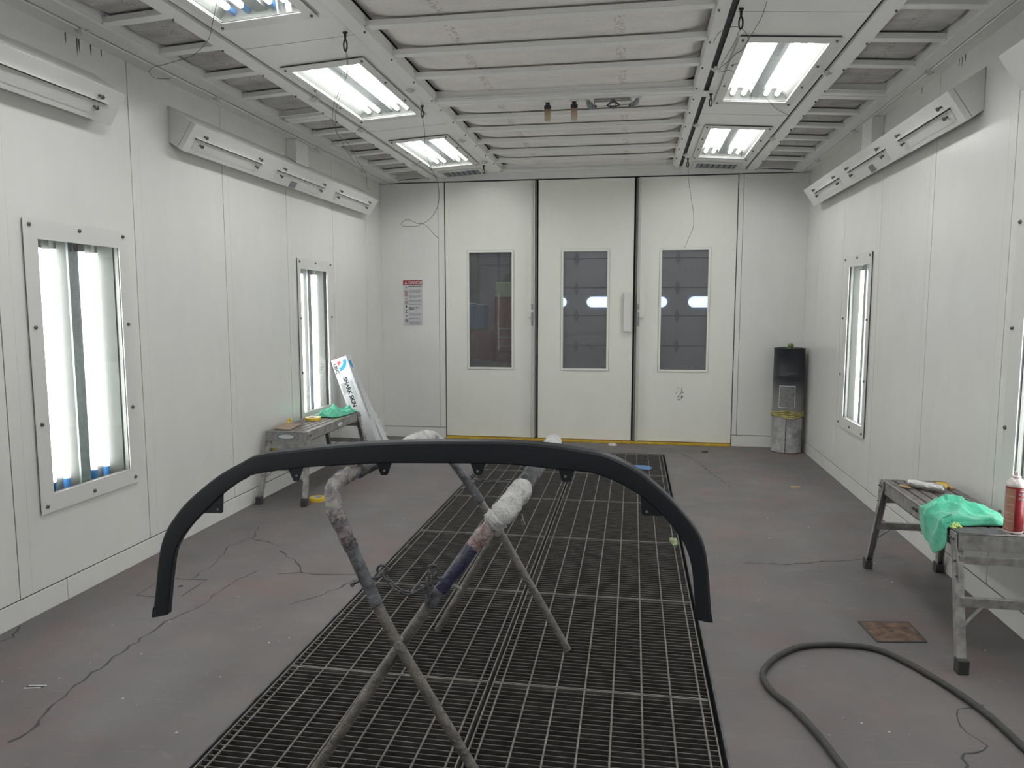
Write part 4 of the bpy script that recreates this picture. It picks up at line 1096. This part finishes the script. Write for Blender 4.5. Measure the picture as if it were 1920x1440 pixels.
def drum_arc(a0, a1, z0, z1, mat, nm, rr=.1542):
    bm = B(); n = 14; pr = None
    for k in range(n+1):
        a = R(a0+(a1-a0)*k/n); p = (cx_+rr*math.cos(a), cy_+rr*math.sin(a))
        v = (bm.verts.new((*p, z0)), bm.verts.new((*p, z1)))
        if pr: bm.faces.new((pr[0], v[0], v[1], pr[1]))
        pr = v
    mk(nm, bm, mat, t)
drum_arc(225, 285, .480, .712, flat('faded_label', (.20, .20, .205), .6, 0, .3, 30), 'printed_label')
for z in (.482, .705): drum_arc(225, 285, z, z+.005, 'frame', 'label_rule', .1548)
for a_ in (225, 283): drum_arc(a_, a_+1.8, .485, .705, 'frame', 'label_rule', .1548)
for k in range(12): drum_arc(232, 232+random.uniform(38, 47), .545+k*.012, .549+k*.012, 'greyink', 'label_print', .1548)
for k in range(4): drum_arc(234+k*12, 241+k*12, .50, .525, 'greyink', 'label_print', .1548)
drum_arc(252, 290, .838, .841, 'steel', 'scratch', .1545)
bm = B(); bmesh.ops.create_icosphere(bm, subdivisions=3, radius=.034)
for v in bm.verts: v.co *= random.uniform(.78, 1.12); v.co += Vector((cx_-.005, cy_-.06, 1.115))
tag(mk('crumpled_tape_ball', bm, mat_pad('green_white_scrap', [(.4, (.10, .16, .05)), (.55, (.34, .42, .20)), (.7, (.70, .72, .66))], 40), smooth=True), 'crumpled green and white ball on top of the drum', 'scrap')

# ------------------------------------------------------------------ panel stand
st = thing('panel_stand', (-.63, 2.65, 0), 'folding pipe work stand with taped padding standing on the grates', 'stand')
def leg_frame(pts, label=None, mat='pipe', upm=None):
    pass
near_z, Rb = .945, .02
U1 = [(-.425, 2.135, .0), (-.70, 2.088, .495), (-.785, 2.09, .655), (-.862, 2.105, .815), (-.912, 2.135, .895), (-.945, 2.21, .940), (-.952, 2.32, .950)]
U1b = [(-.952, 2.32, .950), (-.930, 2.65, .950), (-.905, 2.95, .950), (-.892, 3.06, .948), (-.868, 3.15, .925), (-.822, 3.195, .860)]
U1c = [(-.822, 3.195, .860), (-.70, 3.19, .70), (-.573, 3.182, .51), (-.262, 3.145, 0)]
U2 = [(-1.012, 2.075, 0), (-.682, 2.127, .495), (-.575, 2.130, .65), (-.430, 2.13, .845), (-.375, 2.15, .905), (-.345, 2.22, .942), (-.337, 2.32, .950)]
U2b = [(-.337, 2.32, .950), (-.330, 2.65, .950), (-.323, 2.95, .950), (-.326, 3.06, .948), (-.345, 3.14, .92), (-.385, 3.18, .86)]
U2c = [(-.385, 3.18, .86), (-.48, 3.21, .70), (-.592, 3.219, .51), (-.889, 3.255, 0)]
for nm, (A_, B_, C_) in (('a', (U1, U1b, U1c)), ('b', (U2, U2b, U2c))):
    jA, jC = Vector(A_[1]).lerp(Vector(A_[2]), .72), Vector(C_[2]).lerp(Vector(C_[1]), .72)
    bm = B(); tube(bm, [A_[0], A_[1], jA], .0165, 18); lf = mk('leg', bm, 'pipe', st, smooth=True)
    bm = B(); d = (Vector(A_[2])-Vector(A_[1])).normalized(); tube(bm, [jA-d*.0015, jA+d*.0015], .0202, 18); mk('joint_ring', bm, 'gap', lf, smooth=True)
    bm = B(); tube(bm, [C_[3], C_[2], jC], .0165, 18); lf = mk('leg', bm, 'pipe', st, smooth=True)
    bm = B(); d = (Vector(C_[1])-Vector(C_[2])).normalized(); tube(bm, [jC-d*.0015, jC+d*.0015], .0202, 18); mk('joint_ring', bm, 'gap', lf, smooth=True)
    bm = B(); tube(bm, smoothpath([jA]+A_[3:]+B_[1:]+[C_[1], jC], 5), .0195, 18); mk('upper_tube', bm, 'pipeb', st, smooth=True)
def pad(pts, r0, mat, seed, amp=.0045, n=20, sub=10):
    random.seed(seed); P_ = smoothpath(pts, sub); bm = B()
    rr = [r0*(1+random.uniform(-.06, .06)) for _ in P_]
    for i in range(2):
        rr[i] *= (.78, .95)[i]; rr[-1-i] *= (.78, .95)[i]
    tube(bm, P_, rr, n)
    for v in bm.verts: v.co += Vector((random.uniform(-1, 1), random.uniform(-1, 1), random.uniform(-1, 1)))*amp
    o = mk('padding', bm, mat, st, smooth=True)
    return o
pad([(-.842, 2.104, .775), U1[3], (-.895, 2.12, .870)], .0225, 'padp', 1, .0022)
pad([(-.885, 2.115, .855), U1[4], U1[5], U1[6], (-.945, 2.42, .950)], .0250, 'padg', 12, .0028)
pad([(-.945, 2.40, .950), (-.930, 2.65, .950), (-.908, 2.92, .950)], .028, 'padd', 2, .003)
pad([(-.912, 2.86, .950), U1b[3], U1b[4], U1b[5]], .036, 'padw', 3, .003)
pad([(-.470, 2.13, .792), (-.43, 2.13, .845), (-.395, 2.14, .885)], .0240, 'padr', 4, .002)
pad([(-.415, 2.135, .865), U2[4], U2[5], (-.338, 2.27, .948)], .035, 'padw', 5, .0028)
pad([(-.338, 2.26, .950), (-.330, 2.65, .950), (-.325, 2.88, .950)], .030, 'padd', 6, .003)
pad([(-.325, 2.84, .950), U2b[3], (-.335, 3.12, .935), (-.362, 3.165, .89)], .034, 'padw', 7, .003)
bm = B(); tube(bm, smoothpath([Vector(U2[1]).lerp(Vector(U2[2]), .72)]+U2[3:]+U2b[1:], 5)[1:6], .0206, 18); mk('navy_stain', bm, 'pipen', st, smooth=True)
# pivots
for c, yy in (((-.690, 2.108, .497), (2.066, 2.150)), ((-.582, 3.20, .51), (3.160, 3.240))):
    bm = B(); tube(bm, [(c[0], yy[0], c[2]), (c[0], yy[1], c[2])], .006, 10); tube(bm, [(c[0], yy[0]-.004, c[2]), (c[0], yy[0]+.005, c[2])], .0125, 8)
    mk('pivot_bolt', bm, 'steel', st, smooth=True)
# chains with eye hooks
def chain(pts, parent, link=.038, rw=.0032, wd=.0095):
    P_ = smoothpath(pts, 12); L = [0]
    for a, b in zip(P_, P_[1:]): L.append(L[-1]+(b-a).length)
    pitch = link-2*rw-.004; n = int(L[-1]/pitch); bm = B()
    def atl(s):
        s = max(0, min(L[-1]-1e-6, s))
        for i in range(len(L)-1):
            if L[i] <= s <= L[i+1]: return P_[i].lerp(P_[i+1], (s-L[i])/(L[i+1]-L[i]+1e-9))
    for k in range(n):
        c = atl((k+.5)*pitch); d = (atl((k+1)*pitch)-atl(k*pitch)).normalized()
        u = d.cross(Vector((0, 1, .3))).normalized(); v = d.cross(u)
        s = u if k % 2 else v; s = (u*(1 if k % 2 else .25)+v*(.25 if k % 2 else 1)).normalized()
        pts_ = []
        hl = link/2-rw-wd
        for q in range(16):
            a = 2*math.pi*q/16; pts_.append(c+d*(hl*(1 if math.cos(a) > 0 else -1)+(wd)*math.cos(a))+s*(wd-rw*.3)*math.sin(a))
        tube(bm, pts_, rw, 7, closed=True)
    return mk('chain', bm, 'steeldark', parent, smooth=True)
chain([(-.752, 2.12, .700), (-.728, 2.115, .675), (-.700, 2.11, .655), (-.665, 2.11, .645), (-.635, 2.11, .662), (-.606, 2.115, .700)], st)
chain([(-.606, 2.10, .700), (-.608, 2.10, .66), (-.610, 2.10, .605)], st)
chain([(-.598, 2.12, .700), (-.600, 2.115, .66), (-.612, 2.11, .60)], st)
def eye(c, x1, parent):
    bm = B(); c = Vector(c)
    tube(bm, [c+Vector((.016*math.cos(a), 0, .016*math.sin(a))) for a in [R(-60+40*k) for k in range(8)]], .0042, 8)
    tube(bm, smoothpath([c+Vector((.008, 0, -.014)), c+Vector((0, 0, -.016))+(Vector(x1)-c)*.3, Vector(x1)], 4), .0045, 8)
    mk('hook', bm, 'steeldark', parent, smooth=True)
eye((-.752, 2.115, .712), (-.812, 2.10, .685), st)
eye((-.590, 2.115, .722), (-.556, 2.125, .690), st)
bm = B(); tube(bm, [(-.805, 2.10, .690), (-.842, 2.10, .668)], .0055, 8); tube(bm, [(-.838, 2.085, .670), (-.846, 2.115, .664)], .007, 6); mk('wing_nut', bm, 'screw', st, smooth=True)
bm = B(); tube(bm, [(-.545, 2.125, .68), (-.505, 2.125, .662)], .006, 8); mk('bolt_end', bm, 'steel', st, smooth=True)
chain([(-.690, 3.19, .750), (-.64, 3.19, .742), (-.57, 3.19, .742), (-.50, 3.19, .750)], st)
bm = B(); tube(bm, [(-.680, 3.19, .750), (-.745, 3.18, .705)], .005, 8); tube(bm, [(-.475, 3.19, .735), (-.435, 3.19, .715)], .006, 8)
tube(bm, [(-.475, 3.18, .60), (-.47, 3.18, .575), (-.462, 3.18, .555), (-.472, 3.18, .552), (-.478, 3.18, .575)], .0028, 6); mk('bolt_end', bm, 'steel', st, smooth=True)

# ------------------------------------------------------------------ black bumper lip lying on the stand
YBUMP = 2.40
OUT = [(-1.7575, 0.3642), (-1.742, 0.4621), (-1.7255, 0.5633), (-1.7106, 0.6371), (-1.6834, 0.703), (-1.6497, 0.7527), (-1.6012, 0.8086), (-1.5308, 0.8688), (-1.4575, 0.9226), (-1.3857, 0.962), (-1.3098, 0.9974), (-1.1511, 1.0234), (-0.9735, 1.0459), (-0.8289, 1.0586), (-0.687, 1.0656), (-0.5386, 1.07), (-0.393, 1.0725), (-0.2501, 1.0643), (-0.1445, 1.0497), (-0.0835, 1.0393), (-0.0193, 1.0131), (0.0466, 0.973), (0.1332, 0.8969), (0.1939, 0.8288), (0.2289, 0.7773), (0.2471, 0.7249), (0.2592, 0.6487), (0.2664, 0.5682), (0.2737, 0.4891)]
INN = [(-1.6897, 0.3821), (-1.6796, 0.4498), (-1.6696, 0.5178), (-1.6494, 0.6162), (-1.6232, 0.6679), (-1.5845, 0.7179), (-1.5356, 0.768), (-1.4721, 0.828), (-1.3992, 0.8839), (-1.3529, 0.9109), (-1.3135, 0.9279), (-1.1533, 0.9548), (-0.9753, 0.9725), (-0.8303, 0.9832), (-0.688, 0.9881), (-0.5391, 0.9924), (-0.393, 0.9929), (-0.2585, 0.9841), (-0.1701, 0.9793), (-0.1175, 0.9722), (-0.0616, 0.9547), (-0.0076, 0.9283), (0.048, 0.8933), (0.1037, 0.8423), (0.1491, 0.7893), (0.1791, 0.7426), (0.2011, 0.6722), (0.2121, 0.5737), (0.2208, 0.498)]
nb = 110
def paired(pts, n):    # same parameter on both edges (index based) so the strip stays square
    P_ = [Vector((a, b, 0)) for a, b in pts]; S = smoothpath(P_, 8); return S
So, Si = paired(OUT, nb), paired(INN, nb)
lip = thing('bumper_lip', (-.68, YBUMP, .98), 'curved satin black plastic bumper lip resting across the work stand', 'bumper lip')
bm = B(); prev = None; Nn = len(So)
for i in range(Nn):
    o_ = Vector((So[i].x, YBUMP, So[i].y)); n_ = Vector((Si[i].x, YBUMP, Si[i].y))
    dd = (o_-n_).normalized(); B4 = Vector((0, 1, 0))
    prof = [n_+B4*.030+dd*.004, n_+B4*.004, n_+dd*.004, n_.lerp(o_, .5)-B4*.0015, o_-dd*.010, o_-dd*.003+B4*.006, o_+B4*.042, o_-dd*.004+B4*.042, o_-dd*.008+B4*.010, n_.lerp(o_, .5)+B4*.004, n_+dd*.006+B4*.008, n_+dd*.008+B4*.030]
    ring = [bm.verts.new(p) for p in prof]
    if prev:
        for k in range(len(ring)): bm.faces.new((prev[k], prev[(k+1) % len(ring)], ring[(k+1) % len(ring)], ring[k]))
    else: bm.faces.new(ring)
    prev = ring
bm.faces.new(list(reversed(prev)))
ls = mk('lip_shell', bm, 'bumper', lip, smooth=True); ls.data.set_sharp_from_angle(angle=R(16))
# little pointed flange ends
for (q0, q1, q2) in (((-1.7575, 0.3642), (-1.7471, 0.3691), (-1.7495, 0.404)), ((0.2737, 0.4891), (0.2599, 0.4972), (0.2677, 0.5231))):
    bm = B(); prism(bm, [(q[0], YBUMP+.002, q[1]) for q in (q0, q1, q2)], (0, .03, 0)); mk('flange_tip', bm, 'bumper', lip)
TABS = [[(-1.1993, 0.9551), (-1.135, 0.9669), (-1.1502, 0.9263), (-1.1568, 0.9088), (-1.1769, 0.9061)], [(-0.8705, 0.9874), (-0.8129, 0.9894), (-0.8271, 0.9478), (-0.833, 0.9401), (-0.8522, 0.9394), (-0.8578, 0.9467)], [(-0.539, 0.9988), (-0.4821, 1.0008), (-0.4951, 0.9601), (-0.5006, 0.9525), (-0.519, 0.9518), (-0.5245, 0.959)], [(-0.239, 0.9911), (-0.1825, 0.9878), (-0.1962, 0.9459), (-0.2015, 0.9403), (-0.2227, 0.9413), (-0.2281, 0.9483)], [(-1.5331, 0.776), (-1.4483, 0.8487), (-1.4533, 0.7817), (-1.4577, 0.7775), (-1.5311, 0.7741)], [(0.0323, 0.9122), (0.1054, 0.8442), (0.1021, 0.8387), (0.0439, 0.8378), (0.0369, 0.8428)]]
BOLTS = [(-1.1642, 0.9267), (-0.8413, 0.9566), (-0.5116, 0.9668), (-0.2149, 0.9596), (-1.4706, 0.7917), (0.0531, 0.8525)]
for tb, bo in zip(TABS, BOLTS):
    bm = B(); prism(bm, [(q[0], YBUMP+.006, q[1]) for q in tb], (0, .004, 0)); tt = mk('mounting_tab', bm, 'bumper', lip, bevel=.0008)
    bm = B(); c = Vector((bo[0], YBUMP+.002, bo[1])); tube(bm, [c, c+Vector((0, .006, 0))], .0045, 10); mk('tab_bolt', bm, 'galv', tt)

# ------------------------------------------------------------------ floor things
bm = B()
HP = [(.74, 2.25), (.702, 2.449), (.666, 2.629), (.619, 2.78), (.567, 2.888), (.547, 2.99), (.561, 3.072), (.633, 3.198), (.757, 3.32), (.927, 3.368), (1.079, 3.352), (1.173, 3.238), (1.265, 3.044), (1.322, 2.858), (1.344, 2.691), (1.36, 2.5), (1.36, 2.2)]
tube(bm, smoothpath([(x, y, .0135) for x, y in HP], 8), .0125, 14)
tag(mk('rubber_hose', bm, 'hose', smooth=True), 'black rubber hose curving over the floor at the lower right', 'hose')
t = thing('floor_drain_cover', (1.22, 3.58, 0), 'rusty square plate set in the floor near the right platform', 'drain cover')
C4 = [(1.121, 3.454), (1.342, 3.490), (1.335, 3.703), (1.100, 3.669)]
bm = B(); prism(bm, [(x, y, .0) for x, y in C4], (0, 0, .003)); mk('plate', bm, 'rust', t)
bm = B(); tube(bm, [(1.222, 3.58, .0032), (1.222, 3.58, .0038)], .011, 16); mk('lifting_hole', bm, 'gap', t)
bm = B()
for a, b in zip(C4, C4[1:]+C4[:1]): bar(bm, (*a, .002), (*b, .002), .008, .003)
mk('plate_edge', bm, 'gap', t)
bm = B(); lathe(bm, [(.014, .0005), (.014, .0012)], (-2.42, 3.56, 0), 14); mk('cover_hole', bm, 'gap', floor)
def bit(name, pts, h, mat, label, cat, z=.0005, bev=0):
    bm = B(); prism(bm, [(x, y, z) for x, y in pts], (0, 0, h)); return tag(mk(name, bm, mat, bevel=bev), label, cat)
t = thing('razor_blade', (-2.35, 2.475, 0), 'small bare razor blade on the floor at the lower left', 'razor blade')
bm = B(); bar(bm, (-2.385, 2.463, .001), (-2.32, 2.478, .001), .006, .002); bar(bm, (-2.38, 2.485, .001), (-2.31, 2.497, .001), .006, .002); mk('blade_edges', bm, 'white', t)
bm = B(); bar(bm, (-2.382, 2.474, .0008), (-2.315, 2.487, .0008), .014, .001); mk('blade_slot', bm, 'gap2', t)
bit('wooden_stick', [(1.335, 6.41), (1.41, 6.42), (1.408, 6.45), (1.336, 6.44)], .008, 'tan', 'small yellow stick on the floor right of the grates', 'stick')
bit('blue_tape_scrap', [(.055, 6.93), (.17, 6.89), (.20, 6.98), (.15, 7.08), (.03, 7.08)], .006, 'bluetape', 'blue masking tape scrap on the last grate', 'tape', .002)
bm = B(); lathe(bm, [(.05, .001), (.044, .018), (.02, .026), (0, .027)], (-.205, 8.12, 0), 20); tag(mk('paper_cup_lid', bm, 'canwhite', smooth=True), 'small cream cap on the floor before the middle door', 'cap')
bm = B()
for k in range(7): tube(bm, [(.262+random.uniform(0, .04), 4.68+random.uniform(0, .10), .003), (.262+random.uniform(0, .04), 4.68+random.uniform(0, .10), .022)], .014, 6)
tag(mk('green_scrap', bm, 'leaf', smooth=True), 'pale green masking scrap on the right edge of the grates', 'scrap')
bm = B(); lathe(bm, [(.035, .0005), (.028, .016), (0, .020)], (.76, 7.86, 0), 8); tag(mk('black_pebble', bm, 'gap'), 'small black lump on the floor before the right door', 'debris')
bm = B(); random.seed(21)
for k in range(60):
    x, y = random.choice([(-1.55, 3.1), (-1.75, 2.6), (-2.3, 2.9), (.9, 2.6), (1.1, 5.2), (-1.7, 5.6), (.7, 4.2), (1.3, 4.2)]); x += random.gauss(0, .16); y += random.gauss(0, .3)
    if GX0-.03 < x < GX1+.03 or x > XR-.1 or x < XL+.1: continue
    r_ = random.choice([.0015, .002, .0025, .0045]); lathe(bm, [(r_, .0003), (r_*.6, .0025)], (x, y, 0), 6)
tag(mk('paint_chips', bm, 'white', origin=(0, 0, 0)), 'tiny pale paint chips scattered over the grey floor', 'debris', kind='stuff')

# ------------------------------------------------------------------ workshop beyond the doors
bm = B(); box(bm, -9, 9, 8.601, 16, -.10, -.004); struct(mk('floor_workshop', bm, 'shoptile'), 'dark workshop floor beyond the doors')
bm = B(); box(bm, -9, 9, 13.2, 13.3, -.1, 4.5); box(bm, -9.1, -9, 8.6, 13.2, -.1, 4.5); box(bm, 9, 9.1, 8.6, 13.2, -.1, 4.5)
sw = struct(mk('wall_workshop', bm, 'shoptile'), 'grey workshop wall seen through the door windows')
gd = thing('garage_door', (-.1, 13.1, 0), 'grey sectional garage door with lit oval windows, seen through the door windows', 'garage door')
rows = [.32, .84, 1.363, 1.844, 2.349, 2.85]
bm = B()
for a, b in zip([0]+rows, rows): box(bm, -1.25, 3.6, 13.05, 13.10, a+.006, b-.006)
mk('door_section', bm, 'shopdoor', gd, bevel=.004)
bm = B(); box(bm, -1.25, 3.6, 13.10, 13.12, 0, 2.85); mk('section_joint', bm, 'shoptile', gd)
for k in range(3):
    x = -.994+k*1.73
    for z in rows[:-1]:
        bm = B(); prism(bm, [(x-.055, 13.04, z), (x, 13.04, z-.13), (x+.055, 13.04, z), (x, 13.04, z+.13)], (0, .012, 0)); mk('hinge', bm, 'shoptile', gd)
for x0 in (-2.54, -.811, .919):
    bm = B(); r_ = .088; zc_ = 1.60; x1 = x0+1.375
    xa = max(x0+r_, -1.25+.0); pts = []
    for k in range(9): a = R(-90+180*k/8); pts.append((x1-r_+r_*math.cos(a), 13.035, zc_+r_*math.sin(a)))
    if x0 < -1.25: pts += [(-1.25, 13.035, zc_+r_), (-1.25, 13.035, zc_-r_)]
    else:
        for k in range(9): a = R(90+180*k/8); pts.append((x0+r_+r_*math.cos(a), 13.035, zc_+r_*math.sin(a)))
    prism(bm, pts, (0, .012, 0)); mk('oval_window', bm, 'daylight', gd)
# clutter seen through the left window
t = thing('tool_cabinet', (-2.1, 11.0, 0), 'red tool cabinet seen through the left door window', 'cabinet')
bm = B(); box(bm, -2.62, -2.08, 10.9, 11.5, 0, 1.17); box(bm, -2.05, -1.55, 10.9, 11.5, 0, 1.66); mk('cabinet_body', bm, 'shopred', t, bevel=.01)
bm = B()
for k in range(8): box(bm, -2.02, -1.58, 10.885, 10.90, .2+k*.13, .30+k*.13)
mk('drawer', bm, 'shopred', t, bevel=.004)
bm = B()
for k in range(8): box(bm, -1.98, -1.62, 10.872, 10.885, .275+k*.13, .29+k*.13)
mk('drawer_handle', bm, 'galv', t)
bm = B(); box(bm, -2.56, -2.20, 10.85, 11.2, 1.18, 1.56); tag(mk('blue_bin', bm, 'shopblue', bevel=.03), 'blue grey bin on the low end of the red cabinet', 'bin')
bm = B(); tube(bm, smoothpath([(-2.56, 10.84, 1.57), (-2.45, 10.83, 1.575), (-2.33, 10.83, 1.56), (-2.22, 10.84, 1.53)], 4), .012, 8); tag(mk('chrome_bar', bm, 'galv', smooth=True), 'bright bar on top of the blue bin beyond the left door', 'bar')
bm = B(); box(bm, -2.04, -1.80, 10.92, 11.3, 1.661, 1.88); tag(mk('storage_box', bm, 'leaf', bevel=.01), 'olive box on top of the red tool cabinet', 'box')
bm = B(); box(bm, -1.78, -1.60, 10.92, 11.3, 1.661, 1.95); tag(mk('storage_box', bm, 'canwhite', bevel=.01), 'grey box with a paper sheet on the red tool cabinet', 'box')
bm = B()
prism(bm, [(-2.15, 11.6, 1.5), (-2.02, 11.6, 2.02), (-1.75, 11.6, 2.12), (-1.45, 11.6, 2.03), (-1.45, 11.6, 1.96), (-1.72, 11.6, 2.0), (-1.92, 11.6, 1.92), (-2.02, 11.6, 1.5)], (0, .5, 0)); tag(mk('raised_hood', bm, 'shopdark', bevel=.01), 'dark raised hood shape behind the tool cabinet', 'hood')
bm = B(); pts = []
prism(bm, [(-2.75, 9.5, 0.15), (-2.75, 9.5, .62), (-2.5, 9.5, .80), (-1.9, 9.5, .74), (-1.5, 9.5, .70), (-1.3, 9.5, .55), (-1.3, 9.5, .15)], (0, .9, 0)); car = mk('car_part', bm, 'shopdark', bevel=.05); tag(car, 'dark car body low beyond the left door window', 'car')
bm = B()
for x in (-2.35, -2.14): tube(bm, [(x, 12.9, 0), (x, 12.9, 3.2)], .02, 8)
box(bm, -3.0, -1.2, 12.95, 13.0, 2.22, 2.26); box(bm, -2.80, -2.58, 12.2, 12.4, 0, 3.2)
mk('wall_pipe', bm, 'gap2', sw)
# fill lamp added out of view to brighten the workshop
l = thing('workshop_fill_light', (0, 10.4, 4.2), 'added strip light out of view that brightens the workshop', 'light')
bm = B(); box(bm, -3, 1.5, 10.3, 10.5, 4.22, 4.27); mk('housing', bm, 'white', l)
bm = B(); tube(bm, [(-2.95, 10.4, 4.19), (1.45, 10.4, 4.19)], .03, 12); mk('tube', bm, emit('workshop_fill_tube', (.95, .96, 1), 16), l, smooth=True)

for o in bpy.data.objects:
    if '_w' in o: del o['_w']
